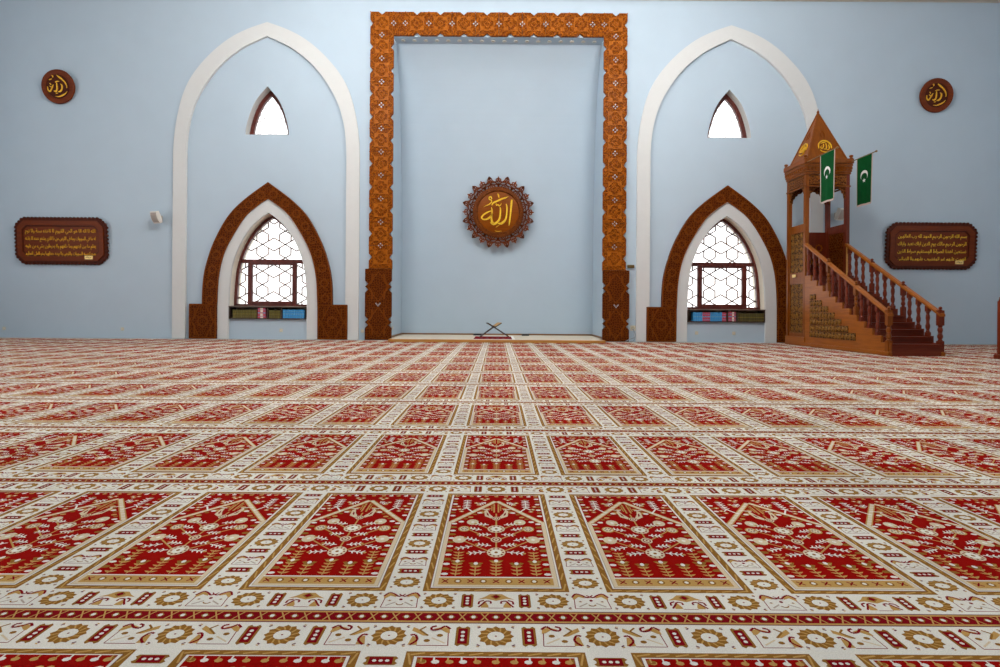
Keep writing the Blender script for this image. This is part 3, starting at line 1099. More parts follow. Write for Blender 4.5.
for px, py, lines, mt, where, hw_px, hh_px in ((61.3, 240.9, KURSI, 'gold_dull', 'on the left wall below the disc', 45.3, 22.3), (931.3, 246.0, FATIHA, 'gold', 'on the right wall beside the minbar stairs', 44.4, 22.1)):
    x, z = W(px, py, D - .08)
    hw, hh = hw_px * PX, hh_px * PX
    root = thing('inscribed_plaque', (x, D - .075, z), 'eight-sided walnut plaque with four gold script lines %s' % where, 'wall plaque', 'inscribed plaques on the wall')
    mb = MB()
    mb.band(octo(hw, hh, .20), octo(hw - .07, hh - .07, .18), -.02, .04, closed=True)
    # scalloped crest round the edge
    oc = octo(hw, hh, .20)
    for (a, b) in zip(oc, oc[1:] + oc[:1]):
        L = math.hypot(b[0] - a[0], b[1] - a[1])
        n = max(2, round(L / .108))
        for i in range(n):
            t = (i + .5) / n
            cx, cz = a[0] + (b[0] - a[0]) * t, a[1] + (b[1] - a[1]) * t
            mb.lathe([(.044, .03), (.046, -.012), (.028, -.026)], (cx, 0, cz), 8, 'y')
    mb.obj('crest_frame', 'plaque_dark', root)
    mb = MB()
    mb.band(octo(hw - .065, hh - .065, .18), octo(hw - .20, hh - .20, .12), -.045, .03, closed=True)
    mb.obj('inner_frame', 'plaque', root)
    mb = MB()
    mb.band(octo(hw - .20, hh - .20, .12), octo(hw - .23, hh - .23, .11), -.028, .03, closed=True)
    mb.obj('bead', 'plaque_dark', root)
    mb = MB()
    mb.prism(octo(hw - .22, hh - .22, .11), -.02, .035)
    mb.obj('board', 'plaque', root)
    mb = MB()
    for i, l in enumerate(lines):
        wd = 2 * (hw - .29)
        v, f = text_mesh(l, wd, 0, hh - .400 - i * .212, -.026, .012, .145)
        mb = MB()
        mb.add(v, f)
        mb.obj('inscription_line', mt, root)
    mb = MB()
    sx = hw * .62
    mb.box((sx - .115, -.055, -hh + .115), (sx + .115, -.040, -hh + .215), bev=.004)
    tg = mb.obj('gold_tag', 'brass', root)
    mb = MB()
    mb.stroke([(sx - .08, -hh + .16, .01), (sx - .03, -hh + .18, .014), (sx + .02, -hh + .15, .012), (sx + .08, -hh + .175, .01)], -.058, -.054)
    mb.obj('signature', 'plaque_dark', tg)
    tilt_root(root, 3)

# ------------------------------------------------------------------ bookshelves and books
def book(x, y0, z, w, h, d, cover, band, label, group, proto={}):
    key = (round(w, 3), round(h, 3), cover, band)
    if key in proto:
        src = proto[key]
        r = src.copy()
        COL.objects.link(r)
        r.location = (x, y0, z)
        r['label'] = label
        r['group'] = group
        for ch in src.children:
            c = ch.copy()
            COL.objects.link(c)
            c.parent = r
        return r
    root = thing('book', (x, y0, z), label, 'book', group)
    mb = MB()
    hw = w / 2 - .001
    # rounded spine at the front, boards to the back
    sp = [(-hw, d), (-hw, .012), (-hw * .7, .003), (0, 0), (hw * .7, .003), (hw, .012), (hw, d), (hw - .004, d), (hw - .004, .016), (-hw + .004, .016), (-hw + .004, d)]
    mb.prism(sp, 0, h, plane='xy')
    cv = mb
    mb = MB()
    mb.box((-hw + .004, .016, .006), (hw - .004, d - .008, h - .006))
    mb.obj('pages', 'paper', root)
    mb = cv
    for zz, t in ((h * .16, .012), (h * .50, .03), (h * .80, .012)):
        mb.prism([(-hw, .012), (-hw * .7, .002), (0, -.001), (hw * .7, .002), (hw, .012)], zz - t / 2, zz + t / 2, 1, plane='xy')
    mb.obj('cover', [cover, band], root)
    proto[key] = root
    return root


def shelf(x0, x1, side, dividers):
    yf, yb = D - .055, D + .36
    root = thing('bookshelf', ((x0 + x1) / 2, yf, SH0), 'dark low bookshelf full of books under the %s lower window' % side, 'bookshelf', 'bookshelves under the lower windows')
    t = .028
    mb = MB()
    mb.box((x0, yf, SH0), (x1, yb, SH0 + t), bev=.004)
    under(mb, 'bottom_board', 'shelf', root)
    mb = MB()
    mb.box((x0 - .01, yf - .01, SH1 - t), (x1 + .01, yb, SH1), bev=.004)
    under(mb, 'top_board', 'shelf_top', root)
    mb = MB()
    mb.box((x0, yf - .012, SH1 - t - .012), (x1, yf, SH1 - .012), bev=.002)
    under(mb, 'top_lip', 'shelf', root)
    for xx in (x0, x1 - t):
        mb = MB()
        mb.box((xx, yf, SH0 + t), (xx + t, yb, SH1 - t), bev=.003)
        under(mb, 'side_board', 'shelf', root)
    for xx in dividers:
        mb = MB()
        mb.box((xx - .02, yf + .005, SH0 + t), (xx + .02, yb, SH1 - t), bev=.003)
        under(mb, 'divider', 'shelf', root)
    mb = MB()
    mb.box((x0 + t, yb - .02, SH0 + t), (x1 - t, yb, SH1 - t))
    under(mb, 'back_board', 'shelf_top', root)
    return root


def X(px):
    return W(px, 315, D - .05)[0]


hwid = white_in[-1][0]
zsh = SH0 + .028
shelf(-AX - hwid + .008, -AX + hwid - .008, 'left', [X(267.5), X(281.2)])
shelf(AX - hwid + .008, AX + hwid - .008, 'right', [X(727.5), X(737.3)])
CN = {'olive': 'olive green', 'olive2': 'dark olive green', 'blue': 'bright blue', 'pink': 'crimson', 'paper': 'white'}
GILT = {'olive': 'goldband', 'olive2': 'goldband', 'blue': 'bookband', 'pink': 'bookband', 'paper': 'pink'}
runs = {'left': [(232.3, 256.3, 11, 'olive', .235), (257.3, 265.3, 3, 'mix', .295), (268.8, 280, 5, 'olive', .225), (282.4, 304, 9, 'blue', .245)],
        'right': [(693.5, 702.8, 4, 'blue', .255), (702.8, 710.5, 3, 'pink', .25), (710.5, 722.5, 5, 'blue', .255), (722.5, 726.6, 2, 'pink', .25),
                  (728.5, 732.5, 2, 'pink', .27), (732.6, 736.2, 2, 'mixw', .27), (738.5, 764, 11, 'olive2', .235)]}
for side, rr in runs.items():
    cnt = {}
    for a, b, n, c, h in rr:
        xa, xb = X(a), X(b)
        w = (xb - xa) / n
        for i in range(n):
            cc = c
            if c == 'mix':
                cc = ['pink', 'paper', 'pink'][i]
            if c == 'mixw':
                cc = ['paper', 'pink'][i]
            cnt[cc] = cnt.get(cc, 0) + 1
            book(xa + w * (i + .5), D - .045 + random.uniform(0, .006), zsh, round(w, 3), h, .20, cc, GILT[cc],
                 '%s hardback book, %s %s one from the left on the %s window shelf' % (CN[cc], ORD[cnt[cc] - 1], CN[cc].split()[-1], side), 'books on the %s window shelf' % side)

# ------------------------------------------------------------------ wall fittings
def outlet(px, py, label, big=False, Y=None, x=None, face='y'):
    Y = Y or D
    xx, z = W(px, py, Y)
    r = thing('wall_outlet', (xx, Y, z - .045), label, 'outlet', 'electrical outlets low on the walls')
    s = .075 if big else .045
    mb = MB()
    mb.box((-s, -.016, -.0), (s, -.0006, 2 * s), bev=.006)
    a = mb.obj('cover_plate', 'ivory', r)
    mb = MB()
    mb.lathe([(s * .52, -.016), (s * .50, -.022), (s * .42, -.022), (s * .38, -.010), (.002, -.010)], (0, 0, s), 14, 'y', cap=False)
    b = mb.obj('socket', 'plastic' if not big else 'black', r, True)
    return r


outlet(4.4, 328.4, 'small ivory outlet low on the wall at the far left edge')
outlet(122.6, 329, 'small ivory outlet low on the wall left of the big left arch')
outlet(281.3, 330.4, 'small ivory outlet under the left window bookshelf')
outlet(362.5, 331, 'small ivory outlet between the left white arch and the portal frame')
outlet(632.8, 329.2, 'larger ivory outlet with a cable beside the right foot of the portal frame', True)
outlet(696.5, 333, 'small ivory outlet under the right window bookshelf, the left of two there')
outlet(733.7, 333.3, 'small ivory outlet under the right window bookshelf, the right of two there')
r = outlet(394.3, 328, 'small ivory outlet on the inner left side of the niche', False, D + .25)
zz = r.location.z
r.location = (-NX - .004, D + .25, zz)
r.rotation_euler = (0, 0, math.radians(91.2))
x, z = W(632.8, 329.2, D)
mb = MB()
mb.tube(crom([(x, D - .02, z), (x + .02, D - .08, z - .10), (x, D - .19, z - .22), (x - .12, D - .22, z - .27), (x - .26, D - .22, .022)], 6), .012, 6)
mb.tube(crom([(x + .02, D - .02, z), (x + .05, D - .06, z - .16), (x + .02, D - .12, z - .27), (x - .04, D - .2, .03), (x - .14, D - .26, .022)], 6), .010, 6)
put(mb, 'power_cable', 'cable', 'grey cable loop hanging from the outlet beside the portal frame', 'cable', smooth=True)
x, z = W(630.6, 266.6, D)
mb = MB()
mb.box((x - .10, D - .05, z - .045), (x + .10, D - .001, z + .045), bev=.01)
put(mb, 'wall_plate', 'plate', 'small brass coloured plate right of the portal frame base', 'plate')

for px, py, sx, where in ((158.4, 217.5, 1, 'left of the big left arch'), (838.2, 214.5, -1, 'on the wall behind the minbar tower')):
    x, z = W(px, py, D - .12)
    root = thing('wall_speaker', (x, D, z), 'white curved wall speaker %s' % where, 'speaker', 'white wall speakers')
    mb = MB()
    # curved cabinet: side profile swept over the width, tapering to the wall
    pr = [(-.19, .20), (-.225, .10), (-.235, .0), (-.225, -.10), (-.19, -.20), (-.09, -.19), (-.07, -.0), (-.09, .19)]
    mb.prism(pr, -.13, .13, plane='yz')
    yaw = math.radians(-14 * sx)
    tl = math.radians(24)

    def orient(a, b, c):
        a, b, c = a * .86, b * .86, c * .86
        b2, c2 = b + .11, c
        b3, c3 = b2 * math.cos(tl) - c2 * math.sin(tl), b2 * math.sin(tl) + c2 * math.cos(tl)
        return a * math.cos(yaw) - b3 * math.sin(yaw), a * math.sin(yaw) + b3 * math.cos(yaw) - .20, c3
    mb.xform(orient).obj('cabinet', 'plastic', root, True)
    mb = MB()
    A = [(-.20, .17), (-.232, .09), (-.242, 0), (-.232, -.09), (-.20, -.17)]
    mb.band(A, [(a + .012, b) for a, b in A], -.11, .11, plane='yz')
    mb.xform(orient).obj('grille', 'grille', root)
    mb = MB()
    mb.tube([(0, -.001, 0), (0, -.09, -.01), (0, -.15, 0)], .025, 8)
    mb.box((-.05, -.015, -.07), (.05, -.001, .07), bev=.004)
    mb.obj('bracket', 'grille', root)

# ------------------------------------------------------------------ minbar
TX0, TX1, TY0, TY1 = 7.90, 9.04, 13.86, 14.76     # tower
SY0 = 10.86                                         # front of the stair
NSTEP, ZFL = 12, 1.79
TRD = (TY0 - SY0) / NSTEP
Z1 = .25
RIS = (ZFL - Z1) / (NSTEP - 1)
SX0, SX1 = 7.90, 8.99
TXC, TYC = (TX0 + TX1) / 2, (TY0 + TY1) / 2
root = thing('minbar', (TXC, 12.8, .0101), 'tall carved wooden minbar with a staircase and pointed roof by the right window', 'minbar')
ZF = .0101


def part(mb, name, mats, parent=None, smooth=False):
    return under(mb, name, mats, parent or root, smooth)


# plinth
mb = MB()
mb.box((TX0 - .02, TY0 - .02, ZF), (TX1 + .02, TY1 + .02, .24), bev=.012)
mb.box((SX0 - .03, SY0 - .02, ZF), (SX0 + .05, TY0, .10), bev=.012)
mb.box((SX1 - .05, SY0 - .02, ZF), (SX1 + .03, TY0, .10), bev=.012)
part(mb, 'plinth', 'oak_y_lit')
# stepped stair flanks
for xa, xb, mt in ((SX0, SX0 + .05, 'oak_y_lit'), (SX1 - .05, SX1, 'red_wood_y')):  # lit left flank brighter, right one darker: shading put into the woods
    mb = MB()
    p = [(SY0, .10), (TY0, .10), (TY0, ZFL + .02)]
    for i in range(NSTEP - 1, -1, -1):
        zt = Z1 + i * RIS + .02
        p += [(SY0 + (i + 1) * TRD, zt), (SY0 + i * TRD, zt)]
    q = []
    for a in p:
        if not q or math.hypot(a[0] - q[-1][0], a[1] - q[-1][1]) > 1e-5:
            q.append(a)
    mb.prism(q, xa, xb, plane='yz')
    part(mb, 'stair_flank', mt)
# steps
for i in range(NSTEP):
    y0 = SY0 + i * TRD
    zt = Z1 + i * RIS
    mb = MB()
    mb.box((SX0 + .05, y0, ZF if i == 0 else zt - RIS), (SX1 - .05, y0 + TRD, zt - .03))
    mb.box((SX0 + .05, y0 - .025, zt - .03), (SX1 - .05, y0 + TRD, zt), bev=.008)
    part(mb, 'step', 'red_wood_y')
# stepped carved lattice on the left flank (and a like one on the right)
for xs in (SX0 - .012, SX1 + .012):
    mb = MB()
    for c in range(7):
        ya = 13.63 - (c + 1) * TRD
        zt = 1.33 - c * .1495
        zb = .255
        n = max(1, round((zt - zb) / .15))
        for k in range(n):
            z0 = zb + (zt - zb) * k / n
            z1 = zb + (zt - zb) * (k + 1) / n
            a, b = min(xs, xs + (.02 if xs < 8.4 else -.02)), max(xs, xs + (.02 if xs < 8.4 else -.02))
            mb.box((a, ya + .006, z0 + .005), (b, ya + TRD - .006, z1 - .005))
            cy, cz = ya + TRD / 2, (z0 + z1) / 2
            for dy in (-.06, .06):
                mb.add([(xs + (-.012 if xs < 8.4 else .012), cy + dy + u, cz + v) for u, v in ((-.045, 0), (0, -.055), (.045, 0), (0, .055))] +
                       [(xs, cy + dy + u, cz + v) for u, v in ((-.058, 0), (0, -.068), (.058, 0), (0, .068))],
                       [(0, 1, 2, 3), (0, 4, 5, 1), (1, 5, 6, 2), (2, 6, 7, 3), (3, 7, 4, 0)], 1)
    part(mb, 'stepped_lattice', ['gold_carved', 'gold_strap'])
# rails
RZ0, RZ1 = .84, 2.62


def rail_z(y):
    return RZ0 + (RZ1 - RZ0) * (y - SY0) / (TY0 - SY0)


def post_profile(h, s):
    """turned baluster (r, z), square blocks are added separately"""
    return [(s * .75, 0), (s * .9, h * .04), (s * .6, h * .10), (s * .95, h * .22), (s * 1.0, h * .34), (s * .7, h * .44), (s * .85, h * .47), (s * .55, h * .50),
            (s * .85, h * .53), (s * .7, h * .56), (s * .95, h * .68), (s * .9, h * .80), (s * .6, h * .90), (s * .9, h * .96), (s * .75, h)]


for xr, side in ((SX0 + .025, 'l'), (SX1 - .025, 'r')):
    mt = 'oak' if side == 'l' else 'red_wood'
    for i in range(NSTEP):
        y = SY0 + (i + .5) * TRD
        zb = Z1 + i * RIS + .02
        zt = rail_z(y) - .03
        newel = i in (0, 4, 8)
        if newel:
            y = SY0 + i * TRD + .06
            zt = rail_z(y)
            if i == 0:
                zb = .10
            mb = MB()
            s = .042 if i else .05
            top = zt + (.035 if i else .06)
            mb.box((xr - s, y - s, zb), (xr + s, y + s, zb + .28 * (zt - zb)), bev=.006)
            mb.box((xr - s, y - s, zb + .68 * (zt - zb)), (xr + s, y + s, top), bev=.006)
            mb.lathe([(r, z) for r, z in post_profile(.40 * (zt - zb), s * 1.0)], (xr, y, zb + .28 * (zt - zb)), 12)
            mb.lathe([(.03, 0), (.038, .012), (.02, .02), (.034, .04), (.03, .062), (.012, .078)], (xr, y, top), 10)
            part(mb, 'newel_post', 'red_wood' if side == 'r' else 'oak', smooth=True)  # right posts darker, their shade painted by the wood colour
        else:
            mb = MB()
            s = .04
            hh = zt - zb
            mb.box((xr - s, y - s, zb), (xr + s, y + s, zb + .12 * hh), bev=.005)
            mb.box((xr - s, y - s, zb + .80 * hh), (xr + s, y + s, zt), bev=.005)
            mb.lathe(post_profile(.68 * hh, s * 1.05), (xr, y, zb + .12 * hh), 12)
            part(mb, 'baluster', 'red_wood', smooth=True)
    mb = MB()
    pr = [(-.055, -.03), (.055, -.03), (.055, .01), (.035, .035), (-.035, .035), (-.055, .01)]
    vs = []
    for y in (SY0 - .0, TY0 + .0):
        vs += [(xr + a, y, rail_z(y) + b) for a, b in pr]
    n = len(pr)
    mb.add(vs, [tuple(range(n)), tuple(range(2 * n - 1, n - 1, -1))] + [(i, (i + 1) % n, n + (i + 1) % n, n + i) for i in range(n)])
    part(mb, 'handrail', 'oak_y_lit')

# tower posts
ZS, ZA, ZC0, ZC1 = 3.17, 4.12, 4.42, 4.82
PW = .10
for xx in (TX0, TX1 - PW):
    for yy in (TY0, TY1 - PW):
        mb = MB()
        mb.box((xx, yy, .24), (xx + PW, yy + PW, ZC0), bev=.008)
        part(mb, 'corner_post', 'oak' if xx < 8.4 else 'red_wood')  # right corner posts coloured darker as the shaded side
# side cladding: two carved panels below the opening, both flanks
for xs, sg, mt in ((TX0, 1, 'oak'), (TX1, -1, 'red_wood')):  # right side in darker woods, its shade carried by colour
    mb = MB()
    a, b = sorted((xs + sg * .025, xs + sg * .075))
    y0, y1 = TY0 + PW, TY1 - PW
    for z0, z1 in ((.24, .34), (1.62, 1.92), (2.96, ZS)):
        mb.box((a, y0, z0), (b, y1, z1), bev=.006)
    for ya, yb in ((y0, y0 + .045), (y1 - .045, y1)):
        mb.box((a, ya, .34), (b, yb, 1.62))
        mb.box((a, ya, 1.92), (b, yb, 2.96))
    fr = part(mb, 'side_panel', mt)
    for z0, z1 in ((.34, 1.62), (1.92, 2.96)):
        mb = MB()
        a, b = sorted((xs + sg * .04, xs + sg * .06))
        mb.box((a, y0 + .045, z0), (b, y1 - .045, z1))
        xo = xs + sg * .032
        yy0, yy1 = y0 + .045, y1 - .045
        nz = max(3, round((z1 - z0) / .18))
        st = []
        for k in range(nz):
            for j in range(3):
                cy = yy0 + (j + .5) * (yy1 - yy0) / 3
                cz = z0 + (k + .5) * (z1 - z0) / nz
                u, v = (yy1 - yy0) / 6 * .8, (z1 - z0) / nz / 2 * .8
                mb.add([(xo, cy - u * .75, cz), (xo, cy, cz - v * .75), (xo, cy + u * .75, cz), (xo, cy, cz + v * .75),
                        (xo + sg * .01, cy - u, cz), (xo + sg * .01, cy, cz - v), (xo + sg * .01, cy + u, cz), (xo + sg * .01, cy, cz + v)],
                       [(0, 1, 2, 3), (0, 4, 5, 1), (1, 5, 6, 2), (2, 6, 7, 3), (3, 7, 4, 0)], 1)
        part(mb, 'carved_inset', ['gold_carved', 'gold_strap'] if xs < 8.4 else ['carved_arch', 'ribbon_dark'], fr)
# back panel with star rosettes, right inner wall
mb = MB()
mb.box((TX0 + PW, TY1 - .07, .24), (TX1 - PW, TY1 - .03, 3.05))
bp = part(mb, 'back_panel', 'red_wood')
mb = MB()
for cz in (2.25, 2.62):
    for cx in (TX0 + .30, TXC, TX1 - .30):
        for rot_ in (0, PI / 4):
            p = [(cx + .10 * math.cos(rot_ + i * PI / 2), cz + .10 * math.sin(rot_ + i * PI / 2)) for i in range(4)]
            for a, b in zip(p, p[1:] + p[:1]):
                mb.bar(a, b, .022, TY1 - .085, TY1 - .068)
part(mb, 'star_inlay', 'ribbon', bp)
mb = MB()
for k in range(4):
    for j in range(4):
        cy, cz = TY0 + .22 + j * .15, 2.05 + k * .25
        mb.box((TX1 - .082, cy - .05, cz - .06), (TX1 - .072, cy + .05, cz + .06), bev=.003)
part(mb, 'inner_coffers', 'carved_arch')
# platform floor and little seat
mb = MB()
mb.box((TX0 + .08, TY0 - .0, ZFL - .04), (TX1 - .08, TY1 - .07, ZFL), bev=.004)
part(mb, 'landing', 'red_wood_y')
# scalloped arch valances under the frieze, four sides
def valance(a0, a1):
    """outline in (along, z): straight top at ZC0, stepped ogee underside"""
    c = (a0 + a1) / 2
    w = (a1 - a0) / 2
    half = [(-1, ZA - .32), (-.93, ZA - .30), (-.90, ZA - .18), (-.82, ZA - .17), (-.78, ZA - .10), (-.68, ZA - .09), (-.62, ZA - .03), (-.45, ZA - .02), (-.38, ZA + .03), (-.15, ZA + .035), (0, ZA + .06)]
    low_ = [(c + x * w, z) for x, z in half] + [(c - x * w, z) for x, z in reversed(half[:-1])]
    return [(a1, ZC0), (a0, ZC0)] + low_


for y in (TY0 + .03, TY1 - .06):
    mb = MB()
    mb.prism(valance(TX0 + PW, TX1 - PW), y, y + .03)
    part(mb, 'arch_valance', 'oak_carved')
for xx, mt in ((TX0 + .03, 'oak_carved'), (TX1 - .06, 'oak_carved')):
    mb = MB()
    mb.prism(valance(TY0 + PW, TY1 - PW), xx, xx + .03, plane='yz')
    part(mb, 'arch_valance', mt)
# frieze rail
mb = MB()
mb.box((TX0 - .015, TY0 - .015, 4.10), (TX1 + .015, TY0 + .02, 4.14), bev=.006)
mb.box((TX0 - .015, TY0 - .015, 4.10), (TX0 + .02, TY1 + .015, 4.14), bev=.006)
mb.box((TX1 - .02, TY0 - .015, 4.10), (TX1 + .015, TY1 + .015, 4.14), bev=.006)
part(mb, 'frieze_rail', 'oak')
for nm, a, b in (('f', (TX0 + .09, TY0 - .006, 4.16), (TX1 - .09, TY0 + .02, 4.40)), ('l', (TX0 - .006, TY0 + .09, 4.16), (TX0 + .02, TY1 - .09, 4.40)), ('r', (TX1 - .02, TY0 + .09, 4.16), (TX1 + .006, TY1 - .09, 4.40))):
    mb = MB()
    mb.box(a, b, bev=.004)
    part(mb, 'frieze_panel', 'oak_carved')
# cornice: stacked mouldings, dentils, corner finials
mb = MB()
for z0, z1, o_ in ((ZC0, ZC0 + .06, .02), (ZC0 + .06, ZC0 + .12, .035), (ZC0 + .20, ZC0 + .27, .050), (ZC0 + .27, ZC1, .065)):
    mb.box((TX0 - o_, TY0 - o_, z0), (TX1 + o_, TY1 + o_, z1), bev=.012)
mb.box((TX0 - .02, TY0 - .02, ZC0 + .12), (TX1 + .02, TY1 + .02, ZC0 + .20))
n = 13
for i in range(n):
    x = TX0 - .05 + (i + .5) * (TX1 - TX0 + .10) / n
    for yy in (TY0 - .05, TY1 + .015):
        mb.box((x - .028, yy, ZC0 + .125), (x + .028, yy + .035, ZC0 + .195), bev=.006)
n = 10
for i in range(n):
    y = TY0 - .05 + (i + .5) * (TY1 - TY0 + .10) / n
    for xx in (TX0 - .05, TX1 + .015):
        mb.box((xx, y - .028, ZC0 + .125), (xx + .035, y + .028, ZC0 + .195), bev=.006)
cor = part(mb, 'cornice', 'oak')
for xx in (TX0 - .015, TX1 + .015):
    for yy in (TY0 - .015, TY1 + .015):
        mb = MB()
        mb.lathe([(.04, 0), (.045, .015), (.025, .025), (.05, .06), (.045, .085), (.015, .10)], (xx, yy, ZC1), 12)
        part(mb, 'corner_finial', 'oak', cor, True)
# pyramid roof with raised hips
ZAP = 6.16
bx0, bx1, by0, by1 = TX0 + .06, TX1 - .06, TY0 + .04, TY1 - .04
mb = MB()
A = [(bx0, by0, ZC1), (bx1, by0, ZC1), (bx1, by1, ZC1), (bx0, by1, ZC1), (TXC, TYC, ZAP)]
mb.add(A, [(0, 1, 4), (1, 2, 4), (2, 3, 4), (3, 0, 4), (3, 2, 1, 0)])
rf = part(mb, 'pyramid_roof', 'oak')
for c in A[:4]:
    mb = MB()
    mb.tube([Vector(c) + Vector((0, 0, .01)), Vector(A[4]) + Vector((0, 0, .0))], .022, 6)
    part(mb, 'hip_moulding', 'oak', rf)


def on_face(mb, p0, p1, apex, h, r, lift):
    """map flat lettering (x, y, z) onto a roof face: centre at height fraction h"""
    p0, p1, apex = Vector(p0), Vector(p1), Vector(apex)
    mid = (p0 + p1) / 2
    u = (p1 - p0).normalized()
    v = (apex - mid).normalized()
    n = u.cross(v)
    if n.dot(mid - Vector((TXC, TYC, mid.z))) < 0:
        n = -n
    o = mid + (apex - mid) * h
    return mb.xform(lambda x, y, z: o + u * x + v * z - n * (y - lift))


ROUND = [[(-90, -30, 14), (-80, 40, 24), (-30, 88, 26), (40, 84, 24), (85, 30, 22), (88, -30, 10)], [(70, -60, 8), (20, -92, 24), (-40, -84, 16), (-75, -55, 6)],
         [(55, 30, 10), (58, -20, 20), (40, -52, 18), (15, -50, 10)], [(20, 50, 10), (22, 0, 18), (8, -40, 18), (-20, -42, 10)], [(-15, 40, 8), (-20, 0, 18), (-45, -35, 18), (-62, -10, 14), (-40, 10, 8)],
         [(-50, 50, 8), (-20, 62, 16), (20, 68, 8)]]
for p0, p1, rr in ((A[0], A[1], .185), (A[3], A[0], .175), (A[1], A[2], .175)):
    mb = MB()
    calligraphy(mb, [[(x, -z, w * .62) for x, z, w in st] for st in ROUND], (0, 0), rr / 100, -.02, .004)
    # ring of pearls round the lettering
    on_face(mb, p0, p1, A[4], .265, rr, .005)
    part(mb, 'calligraphy_roundel', 'gold', rf)
    mb = MB()
    mb.stroke([(-.03, 0, .015), (-.045, .10, .025), (0, .22, .008)], -.008, .002)
    mb.stroke([(.03, 0, .015), (.045, .10, .025), (0, .22, .008)], -.008, .002)
    on_face(mb, p0, p1, A[4], .46, rr, .004)
    part(mb, 'carved_leaf', 'ribbon_dark', rf)
mb = MB()
mb.lathe([(.03, 0), (.02, .02), (.035, .05), (.012, .09), (.004, .14)], (TXC, TYC, ZAP - .03), 10)
part(mb, 'roof_finial', 'oak', rf, True)
mb = MB()
mb.box((TX0 - .006, TY1 - .45, 1.80), (TX0 + .022, TY1 - .30, 1.88), bev=.004)
part(mb, 'label_plate', 'brass')
# brass strip at the right rail head
mb = MB()
mb.box((SX1 - .045, TY0 - .03, ZFL + .02), (SX1 - .005, TY0 - .0, RZ1), bev=.004)
part(mb, 'rail_end_strip', 'floorwood')

# ------------------------------------------------------------------ flags on horizontal poles
def crescent(R, r, off, n=20):
    """horns pointing down (opening towards -z)"""
    o_ = []
    a0 = math.asin(min(1, 0)) 
    # intersection of circles: outer centre (0,0), inner centre (off*dir)
    x = (R * R - r * r + off * off) / (2 * off)
    th = math.acos(x / R)
    ph = math.acos((x - off) / r)
    for i in range(n + 1):
        t = th + (2 * PI - 2 * th) * i / n
        o_.append((R * math.cos(t), R * math.sin(t)))
    for i in range(1, n):
        t = (2 * PI - ph) - (2 * PI - 2 * ph) * i / n
        o_.append((off + r * math.cos(t), r * math.sin(t)))
    return o_


def flag(xp, ya, yb, zp, f0, f1, h, label, seed):
    rt = thing('flag', (xp, ya, zp), label, 'flag', 'green flags on the minbar')
    mb = MB()
    mb.tube([(0, 0, 0), (0, yb - ya, 0)], .013, 8)
    mb.lathe([(.013, 0), (.026, -.015), (.022, -.04), (.004, -.055)], (0, yb - ya, 0), 10, 'y')
    mb.obj('pole', 'pole', rt, True)
    w = abs(f1 - f0)
    wob = lambda s, t: (.010 * math.sin(s * 8 + seed) * (.35 + t) + .005 * math.sin(s * 17 + seed * 2) * t)
    nx_, nz_ = 16, 14

    def P(s, t, e):
        return (wob(s, t) + e, f0 - ya + (f1 - f0) * s * (1 - .06 * t), -.012 - h * t - .03 * s * 0)

    def sheet(s0, s1, t0, t1, e0, nx, nz):
        m_ = MB()
        for e in (-e0, e0):
            vs = [P(s0 + (s1 - s0) * i / nx, t0 + (t1 - t0) * j / nz, e) for j in range(nz + 1) for i in range(nx + 1)]
            fs = [(j * (nx + 1) + i, j * (nx + 1) + i + 1, (j + 1) * (nx + 1) + i + 1, (j + 1) * (nx + 1) + i) for j in range(nz) for i in range(nx)]
            m_.add(vs, fs)
        n1 = (nx + 1) * (nz + 1)
        ring = [i for i in range(nx + 1)] + [(j + 1) * (nx + 1) - 1 for j in range(1, nz + 1)] + [nz * (nx + 1) + i for i in range(nx - 1, -1, -1)] + [j * (nx + 1) for j in range(nz - 1, 0, -1)]
        o = len(m_.v) - 2 * n1
        m_.f += [(o + a, o + b, o + n1 + b, o + n1 + a) for a, b in zip(ring, ring[1:] + ring[:1])]
        m_.m += [0] * len(ring)
        return m_
    cl = sheet(0, 1, 0, 1, .003, nx_, nz_).obj('cloth', 'green', rt, True)
    fr = sheet(0, 1, 1.0, 1.035, .006, nx_, 1)
    g = sheet(.985, 1.02, 0, 1, .006, 1, nz_)
    fr.add(g.v, g.f)
    g = sheet(-.02, .015, 0, 1, .006, 1, nz_)
    fr.add(g.v, g.f)
    fr.obj('fringe', 'fringe', rt)
    em = MB()
    cz = .40
    cr = crescent(.125, .100, .042)
    st = [((.056 if i % 2 == 0 else .024) * math.cos(PI / 2 + i * PI / 5), (.056 if i % 2 == 0 else .024) * math.sin(PI / 2 + i * PI / 5)) for i in range(10)]
    for pts, dz in ((cr, .0), (st, -.125)):
        if pts is cr:
            pts = [(b, -a) for a, b in pts]        # inner circle below: horns down
        n = len(pts)
        tr = tessellate_polygon([[Vector((a, b, 0)) for a, b in pts]])
        for e in (-.011, .011):
            vs = []
            for a, b in pts:
                s = .52 + a / w
                t = cz - (b + dz) / h
                vs.append(P(s, t, e))
            em.add(vs, [tuple(t) for t in tr])
    em.obj('crescent_and_star', 'flagwhite', rt)


flag(TX0, TY0 - .07, 12.60, 4.72, 13.22, 12.68, 1.14, 'green crescent flag hanging before the minbar roof, its left one', .4)
flag(TX1, TY0 - .07, 12.93, 4.74, 13.60, 13.04, 1.16, 'green crescent flag at the right corner of the minbar roof, hanging clear against the wall', 2.0)

